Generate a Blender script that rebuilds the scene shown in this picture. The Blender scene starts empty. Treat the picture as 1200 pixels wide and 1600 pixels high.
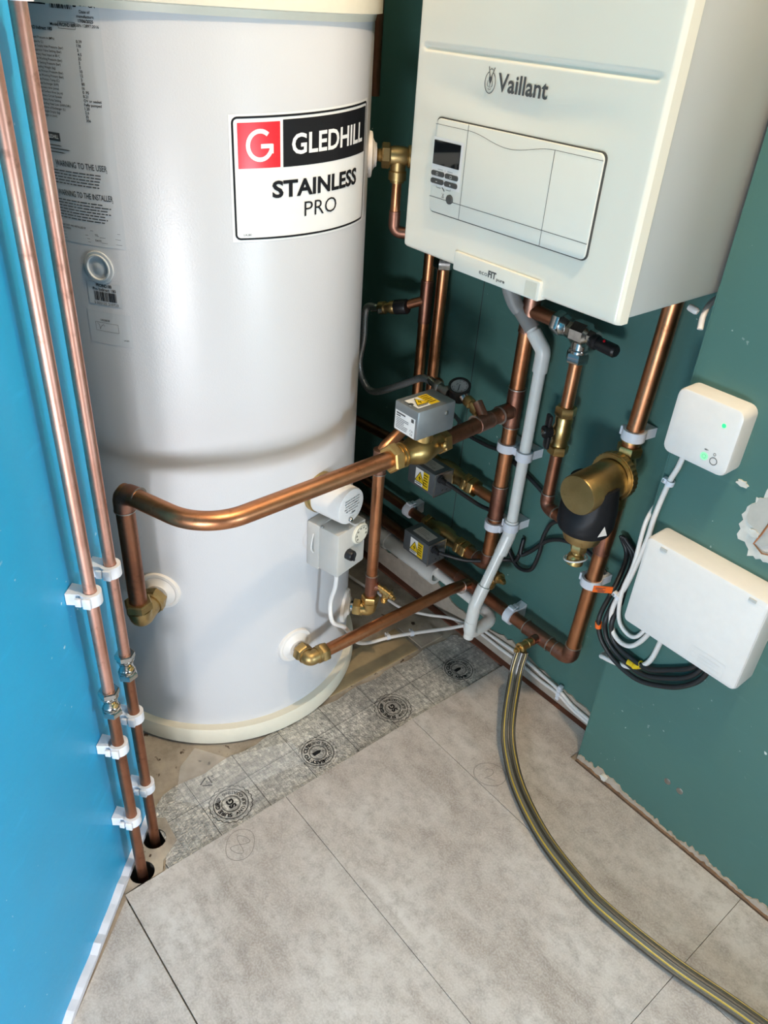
import bpy, bmesh, math, random
from mathutils import Vector as V, Matrix
random.seed(7)
sc = bpy.context.scene
COL = sc.collection
PI = math.pi

# ------------------------------------------------------------------ camera, world, lights, exposure
R = math.radians
def cam_matrix(yaw, pitch, roll, loc):
    fw = V((math.sin(yaw)*math.cos(pitch), math.cos(yaw)*math.cos(pitch), math.sin(pitch)))
    r = V((math.cos(yaw), -math.sin(yaw), 0)); u = r.cross(fw)
    r2 = r*math.cos(roll)+u*math.sin(roll); u2 = u*math.cos(roll)-r*math.sin(roll)
    m = Matrix((r2, u2, -fw)).transposed().to_4x4(); m.translation = loc
    return m
cd = bpy.data.cameras.new('camera'); cam = bpy.data.objects.new('camera', cd); COL.objects.link(cam)
cam.matrix_world = cam_matrix(R(-48.076), R(-33.476), R(4.306), V((0, 0, 1.22)))
cd.sensor_fit = 'VERTICAL'; cd.sensor_height = 36.0; cd.lens = 36.0*1224.85/1600
cd.clip_start = 0.02
sc.camera = cam

w = bpy.data.worlds.new('world'); sc.world = w; w.use_nodes = True
bg = w.node_tree.nodes['Background']; bg.inputs[0].default_value = (0.62, 0.72, 0.85, 1); bg.inputs[1].default_value = 0.025

def area(name, loc, target, sx, sy, power, col, spread=180):
    l = bpy.data.lights.new(name, 'AREA'); l.shape = 'RECTANGLE'; l.size = sx; l.size_y = sy
    l.energy = power; l.color = col; l.spread = R(spread)
    o = bpy.data.objects.new(name, l); COL.objects.link(o); o.location = loc
    o.rotation_euler = (V(target)-V(loc)).to_track_quat('-Z', 'Y').to_euler()
    return o
def point(name, loc, power, col, rad):
    l = bpy.data.lights.new(name, 'POINT'); l.energy = power; l.color = col; l.shadow_soft_size = rad
    o = bpy.data.objects.new(name, l); COL.objects.link(o); o.location = loc
    return o
area('near_fill', (0.10, -0.62, 0.42), (-0.7, 0.5, 0.35), 0.50, 0.22, 24, (0.94, 0.96, 1.0))  # added low fill near the camera, brightens the boiler front and boxes
area('side_daylight', (1.0, 0.76, 0.50), (-0.8, 0.35, 0.5), 0.14, 0.24, 13, (0.70, 0.87, 1.0))
point('ceiling_lamp', (-0.16, 0.57, 2.22), 58, (1.0, 0.76, 0.50), 0.03)
sc.view_settings.view_transform = 'Standard'; sc.view_settings.look = 'None'
sc.view_settings.gamma = 1; sc.view_settings.use_curve_mapping = False
sc.view_settings.exposure = 0.0

# ------------------------------------------------------------------ materials
def srgb(h):
    def f(c):
        c /= 255
        return c/12.92 if c <= .04045 else ((c+.055)/1.055)**2.4
    return tuple(f(int(h[i:i+2], 16)) for i in (0, 2, 4))
class N:
    def __init__(s, name):
        s.m = bpy.data.materials.new(name); s.m.use_nodes = True
        s.t = s.m.node_tree; s.b = s.t.nodes['Principled BSDF']
    def n(s, typ, **k):
        x = s.t.nodes.new(typ)
        for a, v in k.items(): setattr(x, a, v)
        return x
    def l(s, a, b): s.t.links.new(a, b)
    def pos(s):
        if not hasattr(s, 'g'): s.g = s.n('ShaderNodeNewGeometry')
        return s.g.outputs['Position']
    def noise(s, scale, detail=4, rough=.55, vec=None, stretch=None):
        x = s.n('ShaderNodeTexNoise'); x.inputs['Scale'].default_value = scale
        x.inputs['Detail'].default_value = detail; x.inputs['Roughness'].default_value = rough
        v = vec or s.pos()
        if stretch:
            mp = s.n('ShaderNodeMapping'); mp.inputs['Scale'].default_value = stretch; s.l(v, mp.inputs[0]); v = mp.outputs[0]
        s.l(v, x.inputs['Vector']); return x.outputs['Fac']
    def ramp(s, fac, stops):
        x = s.n('ShaderNodeValToRGB'); e = x.color_ramp.elements
        while len(e) < len(stops): e.new(.5)
        for i, (p, c) in enumerate(stops):
            e[i].position = p; e[i].color = (*c, 1) if len(c) == 3 else c
        s.l(fac, x.inputs[0]); return x.outputs[0]
    def mix(s, fac, a, b, mode='MIX'):
        x = s.n('ShaderNodeMix', data_type='RGBA', blend_type=mode)
        for sock, v in ((x.inputs[0], fac), (x.inputs[6], a), (x.inputs[7], b)):
            if hasattr(v, 'is_output'): s.l(v, sock)
            elif isinstance(v, (int, float)): sock.default_value = v
            else: sock.default_value = (*v, 1)
        return x.outputs[2]
    def math(s, op, a, b=None):
        x = s.n('ShaderNodeMath', operation=op)
        for i, v in enumerate((a, b)):
            if v is None: continue
            if hasattr(v, 'is_output'): s.l(v, x.inputs[i])
            else: x.inputs[i].default_value = v
        return x.outputs[0]
    def bump(s, h, strength, dist=.001):
        x = s.n('ShaderNodeBump'); x.inputs['Strength'].default_value = strength; x.inputs['Distance'].default_value = dist
        s.l(h, x.inputs['Height']); s.l(x.outputs[0], s.b.inputs['Normal'])
    def set(s, **k):
        for a, v in k.items():
            i = s.b.inputs[a.replace('_', ' ')]
            if hasattr(v, 'is_output'): s.l(v, i)
            elif isinstance(v, tuple) and len(v) == 3 and i.type == 'RGBA': i.default_value = (*v, 1)
            else: i.default_value = v
        return s
def plain(name, col, rough=.5, metal=0, var=.06, scale=60, bump=0, bscale=300, spec=.5):
    n = N(name)
    f = n.noise(scale, 3)
    c = n.mix(f, tuple(x*(1-var*2) for x in col), tuple(min(1, x*(1+var)) for x in col))
    n.set(Base_Color=c, Roughness=rough, Metallic=metal)
    n.b.inputs['Specular IOR Level'].default_value = spec
    if bump: n.bump(n.noise(bscale, 2), bump)
    return n.m
M = {}
def paint(name, col, chip, sheen=.42):
    n = N(name)
    big = n.noise(5, 4)
    c = n.mix(big, tuple(x*.86 for x in col), tuple(x*1.1 for x in col))
    st = n.noise(9, 5, .65, stretch=(1, 1, 5))
    c = n.mix(n.ramp(st, [(.60, (0, 0, 0)), (.75, (.22, .22, .22))]), c, tuple(min(1, x*1.5+.02) for x in col))
    a = n.noise(90, 2, .5); b = n.noise(4.5, 3, .6)
    m1 = n.ramp(a, [(.725, (0, 0, 0)), (.74, (1, 1, 1))]); m2 = n.ramp(b, [(.48, (0, 0, 0)), (.56, (1, 1, 1))])
    c = n.mix(n.mix(1.0, m1, m2, 'MULTIPLY'), c, chip)
    n.set(Base_Color=c, Roughness=n.math('ADD', n.math('MULTIPLY', big, .12), sheen))
    n.bump(n.noise(24, 5), .25, .004)
    return n.m
M['teal'] = paint('teal_wall_paint', srgb('487069'), srgb('cfd8d2'))
M['blue'] = paint('cool_lit_wall_paint', srgb('22a4d8'), srgb('b9dcf0'), .36)  # teal paint turned blue: the cool light is put into the base colour
M['plaster'] = plain('bare_plaster', srgb('b8ab9c'), .9, var=.2, scale=40, bump=.5, bscale=120)
M['chipped'] = plain('chipped_white_filler', srgb('d6d3cb'), .85, var=.12, scale=70, bump=.5, bscale=90)
M['ceiling'] = plain('ceiling_paint', (.75, .75, .74), .8)
M['whiteedge'] = plain('white_wall_edge', srgb('dcdce4'), .6, var=.08, scale=50)
M['darkfill'] = plain('brown_filler', srgb('8a6c54'), .9, var=.35, scale=60, bump=.4)
M['redbrown'] = plain('red_brown_board', srgb('6e412e'), .85, var=.25, scale=30)
n = N('subfloor_screed')
f1 = n.noise(14, 6, .65); f2 = n.noise(55, 3)
c = n.ramp(f1, [(.3, srgb('7d7468')), (.5, srgb('a1978a')), (.72, srgb('b8ac9a'))])
c = n.mix(n.ramp(f2, [(.66, (0, 0, 0)), (.72, (1, 1, 1))]), c, srgb('3f2c1f'))
n.set(Base_Color=c, Roughness=.85); n.bump(n.noise(90, 4), .4); M['screed'] = n.m
n = N('stone_effect_tile')
f1 = n.noise(5.5, 8, .66, stretch=(.6, 1.3, 1)); f2 = n.noise(38, 6, .7); f3 = n.noise(320, 2)
c = n.ramp(f1, [(.28, srgb('877f79')), (.43, srgb('a9a19b')), (.58, srgb('bdb8b4')), (.76, srgb('cdcac8'))])
c = n.mix(n.ramp(f2, [(.36, (.55, .55, .55)), (.56, (0, 0, 0))]), c, srgb('857d78'))
f4 = n.noise(7, 6, .7, stretch=(.35, 1.6, 1))
c = n.mix(n.ramp(f4, [(.54, (0, 0, 0)), (.72, (.75, .75, .75))]), c, srgb('827870'))
c = n.mix(n.ramp(f3, [(.35, (.3, .3, .3)), (.6, (0, 0, 0))]), c, srgb('d3d0cd'))
n.set(Base_Color=c, Roughness=.48); n.bump(f2, .12, .002); M['tile'] = n.m
n = N('foil_underlay')
sp = n.n('ShaderNodeSeparateXYZ'); n.l(n.pos(), sp.inputs[0])
def lines(v, per, wid):
    return n.math('LESS_THAN', n.math('FRACT', n.math('ADD', n.math('MULTIPLY', v, 1/per), 50.37)), wid/per)
fine = n.math('MAXIMUM', lines(sp.outputs[0], .0095, .0007), lines(sp.outputs[1], .0095, .0007))
bold = n.math('MAXIMUM', lines(sp.outputs[0], .1, .0012), lines(sp.outputs[1], .1, .0012))
f1 = n.noise(110, 4, .7); f2 = n.noise(7, 3)
c = n.ramp(f1, [(.3, srgb('8e8e8c')), (.52, srgb('c4c3bf')), (.68, srgb('f4f2ec'))])
c = n.mix(n.ramp(f2, [(.4, (.35, .35, .35)), (.6, (0, 0, 0))]), c, srgb('5c5a58'))
c = n.mix(n.math('MULTIPLY', fine, .42), c, srgb('33363a')); c = n.mix(n.math('MULTIPLY', bold, .9), c, srgb('1e2023'))
n.set(Base_Color=c, Metallic=.42, Roughness=.30); n.bump(n.noise(260, 3), .8, .003); M['foil'] = n.m
n = N('white_powder_coat')
n.set(Base_Color=n.mix(n.noise(4, 3), srgb('cacbcf'), srgb('d2d2d4')), Roughness=.33)
n.bump(n.noise(420, 2), .22, .0008); M['tank'] = n.m
M['cream'] = plain('cream_plastic', srgb('dcd7c6'), .42, var=.03)
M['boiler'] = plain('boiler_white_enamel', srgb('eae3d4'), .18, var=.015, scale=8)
M['boilerside'] = plain('boiler_shaded_side_enamel', srgb('bdbdb9'), .24, var=.02, scale=8)  # greyer than the front: the side's shade is put into the colour
M['boilerflap'] = plain('boiler_panel_plastic', srgb('dedbd0'), .38, var=.01)
M['gap'] = plain('dark_gap', (.05, .05, .045), .8)
M['white'] = plain('white_plastic', srgb('e6e2de'), .38, var=.03)
M['nylon'] = plain('white_nylon_clip', srgb('dfe2ea'), .4, var=.05, bump=.1)
M['whitepipe'] = plain('white_waste_pvc', srgb('e4e4e0'), .3, var=.05, scale=25)
M['greypipe'] = plain('grey_flexible_plastic', srgb('8d8d8c'), .45)
M['plug'] = plain('pale_plug_plastic', srgb('c3c8cc'), .22, var=.02)
M['greyface'] = plain('grey_gauge_face', srgb('b4b4b6'), .5)
M['lgrey'] = plain('light_grey_plastic', srgb('c3c0ba'), .42, var=.03)
M['black'] = plain('black_plastic', (.012, .012, .014), .42, var=.2)
M['cable'] = plain('black_cable', (.014, .015, .017), .45, var=.2)
M['rubber'] = plain('black_magnet_sleeve', (.008, .009, .012), .5, var=.2, spec=.3)
M['print'] = plain('black_print', (.010, .010, .012), .45, spec=.18)
M['greyprint'] = plain('dark_grey_print', (.07, .07, .07), .5)
M['faintprint'] = plain('faint_pencil', (.22, .21, .20), .8)
M['paper'] = plain('label_vinyl', srgb('ececea'), .28, var=.01)
M['clearlabel'] = plain('silver_clear_label', srgb('cdd0d4'), .26, var=.02)
M['red'] = plain('red_print', srgb('d8202b'), .28, var=.02)
M['yellow'] = plain('yellow_label', srgb('e6c21c'), .4, var=.04)
M['orange'] = plain('orange_tag', srgb('ef6a1c'), .45, var=.06)
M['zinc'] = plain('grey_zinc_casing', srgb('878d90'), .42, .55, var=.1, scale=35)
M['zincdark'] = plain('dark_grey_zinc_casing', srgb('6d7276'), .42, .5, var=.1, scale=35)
M['chrome'] = plain('nickel_plated_brass', (.55, .54, .52), .2, 1, var=.15, scale=120, bump=.06)
M['steel'] = plain('steel', (.45, .45, .44), .35, 1, var=.15)
M['screen'] = plain('display_glass', (.006, .008, .009), .06)
M['button'] = plain('dark_grey_button', (.045, .046, .045), .45)
def copper(name, c0, c1, c2, rough, metal=1.0):
    n = N(name)
    f = n.noise(9, 6, .65); g = n.noise(60, 4, .6)
    c = n.ramp(f, [(.3, c0), (.5, c1), (.7, c2)])
    c = n.mix(n.ramp(g, [(.6, (0, 0, 0)), (.72, (.5, .5, .5))]), c, tuple(x*.45 for x in c0))
    n.set(Base_Color=c, Metallic=metal, Roughness=n.math('ADD', n.math('MULTIPLY', g, .2), rough))
    n.bump(g, .05); return n.m
M['copper'] = copper('tarnished_copper', (.40, .16, .072), (.55, .24, .118), (.60, .285, .15), .26)
M['copperpink'] = copper('daylit_pink_copper', (.52, .26, .19), (.66, .36, .28), (.70, .42, .33), .34)  # pale pink of reflected daylight is painted into this copper
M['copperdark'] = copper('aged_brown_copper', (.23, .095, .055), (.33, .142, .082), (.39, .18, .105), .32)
M['copperjoint'] = copper('heat_stained_copper', (.22, .10, .07), (.34, .16, .11), (.42, .25, .19), .34)
M['solder'] = plain('solder', (.5, .46, .42), .4, .9, var=.2)
M['brass'] = copper('brass', (.46, .30, .11), (.56, .38, .15), (.62, .43, .19), .26)
M['brassdull'] = copper('dull_cast_brass', (.34, .23, .09), (.43, .30, .13), (.50, .36, .17), .32)
n = N('braided_steel_hose'); n.pos()
f = n.noise(600, 1); n.set(Base_Color=n.mix(f, (.24, .24, .25), (.75, .75, .75)), Metallic=.8, Roughness=.35); n.bump(f, .5); M['braid'] = n.m
M['hose'] = plain('grey_olive_garden_hose', srgb('5f5b50'), .3, var=.18, scale=300)
M['hosedark'] = plain('dark_hose_stripe', srgb('2c2a24'), .3)
M['hoseyellow'] = plain('yellow_hose_stripe', srgb('ad9330'), .3, var=.1)
n = N('clear_film'); n.set(Base_Color=(.95, .96, .97), Roughness=.12, Alpha=.16); M['film'] = n.m
def emit(name, col, s):
    n = N(name); n.set(Base_Color=col, Emission_Color=col, Emission_Strength=s); return n.m
M['led'] = emit('green_led', (.02, .9, .16), 1.6)
M['ledsoft'] = emit('green_led_button', (.30, .85, .45), .35)

# ------------------------------------------------------------------ mesh helpers
def fillet(pts, rad, n=8):
    pts = [V(p) for p in pts]; out = [pts[0]]
    for i in range(1, len(pts)-1):
        a, b, c = pts[i-1], pts[i], pts[i+1]
        d1 = (a-b).normalized(); d2 = (c-b).normalized(); ang = d1.angle(d2)
        if ang > PI-.02: out.append(b); continue
        rr = rad[i-1] if isinstance(rad, (list, tuple)) else rad
        t = min(rr/math.tan(ang/2), (a-b).length*.49, (c-b).length*.49); r = t*math.tan(ang/2)
        bis = (d1+d2).normalized(); cen = b+bis*(r/math.sin(ang/2))
        p0 = b+d1*t-cen; p1 = b+d2*t-cen; tot = p0.angle(p1)
        for k in range(n+1):
            s = k/n
            out.append(cen+(p0*math.sin((1-s)*tot)+p1*math.sin(s*tot))/math.sin(tot))
    out.append(pts[-1]); return out
def spline(pts, n=8):
    P = [V(p) for p in pts]; P = [P[0]*2-P[1]]+P+[P[-1]*2-P[-2]]; out = []
    for i in range(1, len(P)-2):
        a, b, c, d = P[i-1:i+3]
        for k in range(n):
            t = k/n
            out.append(.5*((2*b)+(c-a)*t+(2*a-5*b+4*c-d)*t*t+(3*b-a-3*c+d)*t**3))
    out.append(P[-2]); return out
def frame(d):
    d = V(d).normalized(); h = V((0, 0, 1)) if abs(d.z) < .9 else V((1, 0, 0))
    u = h.cross(d).normalized(); return u, d.cross(u).normalized(), d
_tc = {}
def text_data(s, bold):
    k = (s, bold)
    if k not in _tc:
        c = bpy.data.curves.new('t', 'FONT'); c.body = s; c.size = 1; c.offset = bold; c.resolution_u = 3
        o = bpy.data.objects.new('t', c); me = o.to_mesh()
        vs = [(v.co.x, v.co.y) for v in me.vertices]; fs = [tuple(p.vertices) for p in me.polygons]
        o.to_mesh_clear(); bpy.data.objects.remove(o); bpy.data.curves.remove(c); _tc[k] = (vs, fs)
    return _tc[k]
class B:
    def __init__(s): s.v = []; s.f = []
    def add(s, vs, fs):
        o = len(s.v); s.v += [V(x) for x in vs]; s.f += [tuple(i+o for i in f) for f in fs]; return s
    def tube(s, pts, r, seg=14, cap=True, closed=False):
        pts = [V(p) for p in pts]; n = len(pts); vs = []; fs = []; u = None
        for i, p in enumerate(pts):
            d = (pts[min(i+1, n-1)]-pts[max(i-1, 0)]).normalized()
            if closed: d = (pts[(i+1) % n]-pts[i-1]).normalized()
            if u is None: u = frame(d)[0]
            u = (u-d*u.dot(d)).normalized(); w_ = d.cross(u)
            rr = r[i] if isinstance(r, (list, tuple)) else r
            vs += [p+u*(rr*math.cos(2*PI*k/seg))+w_*(rr*math.sin(2*PI*k/seg)) for k in range(seg)]
        for i in range(n if closed else n-1):
            for k in range(seg):
                a = i*seg; b = ((i+1) % n)*seg; k2 = (k+1) % seg
                fs.append((a+k, a+k2, b+k2, b+k))
        if cap and not closed: fs += [tuple(range(seg))[::-1], tuple(range((n-1)*seg, n*seg))]
        return s.add(vs, fs)
    def offset_path(s, pts, r, ang):
        pts = [V(p) for p in pts]; out = []; u = None; n = len(pts)
        for i, p in enumerate(pts):
            d = (pts[min(i+1, n-1)]-pts[max(i-1, 0)]).normalized()
            if u is None: u = frame(d)[0]
            u = (u-d*u.dot(d)).normalized(); out.append(p+u*(r*math.cos(ang))+d.cross(u)*(r*math.sin(ang)))
        return out
    def lathe(s, p, d, prof, seg=24, ph=0, cap=True):
        u, w_, d = frame(d); p = V(p); vs = []; fs = []
        for t, r in prof:
            vs += [p+d*t+u*(r*math.cos(ph+2*PI*k/seg))+w_*(r*math.sin(ph+2*PI*k/seg)) for k in range(seg)]
        for i in range(len(prof)-1):
            for k in range(seg):
                k2 = (k+1) % seg; fs.append((i*seg+k, i*seg+k2, (i+1)*seg+k2, (i+1)*seg+k))
        if cap: fs += [tuple(range(seg))[::-1], tuple(range((len(prof)-1)*seg, len(prof)*seg))]
        return s.add(vs, fs)
    def cyl(s, p, d, L, r, seg=20, bev=0):
        pr = [(0, r-bev), (bev, r), (L-bev, r), (L, r-bev)] if bev else [(0, r), (L, r)]
        return s.lathe(p, d, pr, seg)
    def hexnut(s, p, d, L, r):
        return s.lathe(p, d, [(0, r*.9), (L*.14, r), (L*.86, r), (L, r*.9)], 6, .3)
    def ring(s, p, d, ro, ri, L, seg=28):
        u, w_, d = frame(d); p = V(p); vs = []; fs = []
        for t, r in ((0, ri), (0, ro), (L*.15, ro*1.0), (L*.85, ro), (L, ro), (L, ri)):
            vs += [p+d*t+u*(r*math.cos(2*PI*k/seg))+w_*(r*math.sin(2*PI*k/seg)) for k in range(seg)]
        for i in range(6):
            for k in range(seg):
                k2 = (k+1) % seg; j = (i+1) % 6; fs.append((i*seg+k, i*seg+k2, j*seg+k2, j*seg+k))
        return s.add(vs, fs)
    def box(s, c, size, bev=0, axes=None, seg=2):
        bm = bmesh.new(); bmesh.ops.create_cube(bm, size=1)
        for v in bm.verts: v.co = V((v.co.x*size[0], v.co.y*size[1], v.co.z*size[2]))
        if bev: bmesh.ops.bevel(bm, geom=list(bm.edges), offset=bev, segments=seg, profile=.5, affect='EDGES', clamp_overlap=True)
        ax = [V(a) for a in axes] if axes else [V((1, 0, 0)), V((0, 1, 0)), V((0, 0, 1))]
        bm.verts.index_update(); c = V(c)
        s.add([c+ax[0]*v.co.x+ax[1]*v.co.y+ax[2]*v.co.z for v in bm.verts], [tuple(v.index for v in f.verts) for f in bm.faces])
        bm.free(); return s
    def rbox(s, c, size, rad, bev, axes=None):   # plate: rounded corners in local x/z, small bevel, thickness y
        w2, t, h2 = size[0]/2, size[1], size[2]/2; pts = []
        def loop(ins):
            out = []
            for cx, cz, a0 in ((w2-rad, h2-rad, 0), (-w2+rad, h2-rad, PI/2), (-w2+rad, -h2+rad, PI), (w2-rad, -h2+rad, 1.5*PI)):
                for k in range(6):
                    a = a0+k*PI/10; out.append((cx+(rad-ins)*math.cos(a), cz+(rad-ins)*math.sin(a)))
            return out
        ax = [V(a) for a in axes] if axes else [V((1, 0, 0)), V((0, 1, 0)), V((0, 0, 1))]; c = V(c); vs = []; fs = []
        for ins, y in ((0, t/2), (0, -t/2+bev), (bev*.3, -t/2+bev*.3), (bev, -t/2)):
            vs += [c+ax[0]*x+ax[1]*y+ax[2]*z for x, z in loop(ins)]
        for i in range(3):
            for k in range(24): k2 = (k+1) % 24; fs.append((i*24+k, i*24+k2, (i+1)*24+k2, (i+1)*24+k))
        fs += [tuple(range(24))[::-1], tuple(range(72, 96))]
        return s.add(vs, fs)
    def prism(s, poly, z0, z1, holes=(), f=None, wall_only_holes=True):
        bm = bmesh.new(); loops = [poly]+list(holes)
        for lp in loops:
            vv = [bm.verts.new((x, y, z1)) for x, y in lp]
            for i in range(len(vv)): bm.edges.new((vv[i], vv[(i+1) % len(vv)]))
        bmesh.ops.triangle_fill(bm, use_beauty=True, use_dissolve=False, edges=list(bm.edges))
        ex = bmesh.ops.extrude_face_region(bm, geom=list(bm.faces))
        for g in ex['geom']:
            if isinstance(g, bmesh.types.BMVert): g.co.z = z0
        bmesh.ops.recalc_face_normals(bm, faces=list(bm.faces)); bm.verts.index_update()
        g = f or (lambda p: p)
        s.add([g(V(v.co)) for v in bm.verts], [tuple(v.index for v in q.verts) for q in bm.faces]); bm.free(); return s
    # flat print through a mapping (x, y) -> 3D
    def grid2(s, x0, x1, y0, y1, nx, mp):
        vs = []; fs = []
        for i in range(nx+1):
            x = x0+(x1-x0)*i/nx; vs += [mp(x, y0), mp(x, y1)]
        for i in range(nx): fs.append((2*i, 2*i+2, 2*i+3, 2*i+1))
        return s.add(vs, fs)
    def poly2(s, pts, mp): return s.add([mp(x, y) for x, y in pts], [tuple(range(len(pts)))])
    def line2(s, pts, wd, mp, closed=False):
        n = len(pts); vs = []; fs = []
        for i in range(n):
            a = pts[i-1] if (i or closed) else pts[i]; b = pts[(i+1) % n] if (i < n-1 or closed) else pts[i]
            dx, dy = b[0]-a[0], b[1]-a[1]; l = math.hypot(dx, dy) or 1; nx, ny = -dy/l*wd/2, dx/l*wd/2
            vs += [mp(pts[i][0]+nx, pts[i][1]+ny), mp(pts[i][0]-nx, pts[i][1]-ny)]
        for i in range(n if closed else n-1):
            j = (i+1) % n; fs.append((2*i, 2*i+1, 2*j+1, 2*j))
        return s.add(vs, fs)
    def text(s, t, mp, x=0, y=0, h=.01, wd=None, align='C', bold=0.0, xs=1.0):
        vs, fs = text_data(t, bold)
        if not vs: return s
        x0 = min(v[0] for v in vs); x1 = max(v[0] for v in vs)
        sy = h/.72; sx = sy*xs if wd is None else wd/(x1-x0)
        ox = {'C': (x0+x1)/2, 'L': x0, 'R': x1}[align]
        return s.add([mp(x+(a-ox)*sx, y+b*sy) for a, b in vs], fs)
    def ringtext(s, t, mp, rad, h, a0, inward=False, bold=0, xs=1):
        # a0: centre angle; outward letters run clockwise, inward ones counter-clockwise
        def f(x, y):
            if inward: a = a0+x/rad; r = rad+h-y
            else: a = a0-x/rad; r = rad+y
            return mp(r*math.cos(a), r*math.sin(a))
        return s.text(t, f, 0, 0, h, None, 'C', bold, xs)
def plane_map(o, u, v):
    o, u, v = V(o), V(u), V(v)
    return lambda x, y: o+u*x+v*y
def tag(o, label=None, cat=None, group=None, kind=None):
    for k, v in (('label', label), ('category', cat), ('group', group), ('kind', kind)):
        if v: o[k] = v
    return o
ORG = {}
def thing(name, label, cat, loc, group=None):
    o = bpy.data.objects.new(name, None); COL.objects.link(o); o.location = loc; o.empty_display_size = .02
    ORG[o.name] = V(loc); return tag(o, label, cat, group)
def obj(name, b, mat, parent=None, smooth=38, label=None, cat=None, group=None, kind=None):
    if parent is not None: org = ORG[parent.name]
    else:
        xs = [v.x for v in b.v]; ys = [v.y for v in b.v]; org = V(((min(xs)+max(xs))/2, (min(ys)+max(ys))/2, min(v.z for v in b.v)))
    me = bpy.data.meshes.new(name); me.from_pydata([v-org for v in b.v], [], b.f)
    bm = bmesh.new(); bm.from_mesh(me); bmesh.ops.recalc_face_normals(bm, faces=list(bm.faces)); bm.to_mesh(me); bm.free()
    me.materials.append(M[mat] if isinstance(mat, str) else mat)
    if smooth: me.shade_smooth(); me.set_sharp_from_angle(angle=R(smooth))
    o = bpy.data.objects.new(name, me); COL.objects.link(o)
    if parent is not None: o.parent = parent
    else: o.location = org
    ORG[o.name] = org
    return tag(o, label, cat, group, kind)
def struct(name, b, mat, label=None, smooth=0): return obj(name, b, mat, None, smooth, label, kind='structure')
def sub(parent, b): return parent   # readability
def quad(b, pts): return b.add(pts, [tuple(range(len(pts)))])
def circ(c, r, n=20): return [(c[0]+r*math.cos(2*PI*k/n), c[1]+r*math.sin(2*PI*k/n)) for k in range(n)]

# ================================================================== room shell
NW = V((.7071, .7071, 0)); UW = V((.7071, -.7071, 0))         # blue wall: normal and run direction
def BW(u, n, z): return UW*u+NW*n+V((0, 0, z))
WN = -.4165                                                     # plane of the blue wall face
HOLES = [((-.776, .2265), .020), ((-.819, .2698), .019)]
hl = [circ(c, r) for c, r in HOLES]
fl = struct('floor', B().prism([(-1.65, -.9), (1.6, -.9), (1.6, 1.5), (-1.65, 1.5)], -.06, -.006, hl), 'screed', 'rough mottled screed subfloor showing around the cylinder')
struct('shade_sheet_1', quad(B(), [(-1, 0, -.1), (-.6, 0, -.1), (-.6, .5, -.1), (-1, .5, -.1)]), 'gap', 'dark sheet painted for the shade under the pipe holes')  # near-black sheet stands in for the shade below the holes
# floor tiles
def tile(poly):
    cx = sum(p[0] for p in poly)/len(poly); cy = sum(p[1] for p in poly)/len(poly)
    g = .0005; q = []
    for x, y in poly: q.append((x-g*(1 if x > cx else -1), y-g*(1 if y > cy else -1)))
    b = B().prism(q, -.0055, 0.0)
    return obj('tile', b, 'tile', fl, 0)
X0, X1, X2, Y0, Y1, Y2, Y3 = -.756, -.1365, .483, .188, .4925, .797, 1.062
tiles = {}
tiles['c'] = tile([(X0, Y0), (X1, Y0), (X1, Y1), (X0, Y1)])
tiles['d'] = tile([(X0, Y1), (X1, Y1), (X1, Y2), (X0, Y2)])
tiles['e'] = tile([(X0, Y2), (X1, Y2), (X1, .985), (-.50, .985), (-.50, Y3), (X0+.004, Y3)])
tile([(X1, Y2), (X2, Y2), (X2, .985), (X1, .985)]); tile([(X1, Y1), (X2, Y1), (X2, Y2), (X1, Y2)]); tile([(X1, Y0), (X2, Y0), (X2, Y1), (X1, Y1)])
tile([(X0+.008, Y0-.002), (-.585, Y0-.305), (X1, Y0-.305), (X1, Y0)] if False else [(-.748, .1865), (-.47, -.117), (X1, -.117), (X1, .1865)])
tile([(X1, -.117), (X2, -.117), (X2, Y0), (X1, Y0)])
tile([(-.455, -.118), (-.20, -.42), (X1, -.42), (X1, -.118)]); tile([(X1, -.42), (X2, -.42), (X2, -.118), (X1, -.118)])
for xx in (X2, X2+.6195):
    for yy in (-.42, -.1165, .188, .4925): tile([(xx, yy), (xx+.6, yy), (xx+.6, yy+.3045), (xx, yy+.3045)])
# pencil marks
FP = lambda o, a: plane_map((o[0], o[1], .0004), (math.cos(a), math.sin(a), 0), (-math.sin(a), math.cos(a), 0))
mp = FP((-.566, .827), R(40))
b = B().line2([(.028*math.cos(t)*1.1, .026*math.sin(t)) for t in [k*2*PI/26 for k in range(26)]], .0011, mp, True)
b.line2([(x*.013, y*.013) for x, y in ((-.7, .55), (-.3, .95), (.3, .9), (.55, .45), (.2, -.2), (-.75, -.9), (0, -.8), (.8, -.95))], .0011, mp)
obj('pencil_mark', b, 'faintprint', tiles['e'], 0)
mp = FP((-.722, .378), R(120))
b = B().line2([(.030*math.cos(t), .024*math.sin(t)*(1+.1*math.sin(2*t))) for t in [k*2*PI/26 for k in range(26)]], .0009, mp, True)
b.line2([(.016*math.sin(t), .012*math.sin(2*t)) for t in [k*2*PI/30 for k in range(31)]], .0009, mp)
obj('pencil_mark', b, 'faintprint', tiles['c'], 0)
# mortar piece with the two pipe holes
obj('screed_piece', B().prism([(-.757, .189), (-.757, .2535), (-.775, .2635), (-.796, .298), (-.845, .302), (-.868, .276), (-.784, .192)], -.0058, -.0012, hl), 'screed', fl, 0, 'mottled screed piece with two pipe holes')
for c_, r_ in HOLES:
    obj('hole_shade', B().lathe((c_[0], c_[1], -.09), (0, 0, 1), [(0, .002), (0, r_-.0003), (.0875, r_-.0003)], 24, 0, False), 'gap', fl, label='dark liner painted for the shade in the pipe hole')  # added black liner, keeps the holes as dark as their shade
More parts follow.
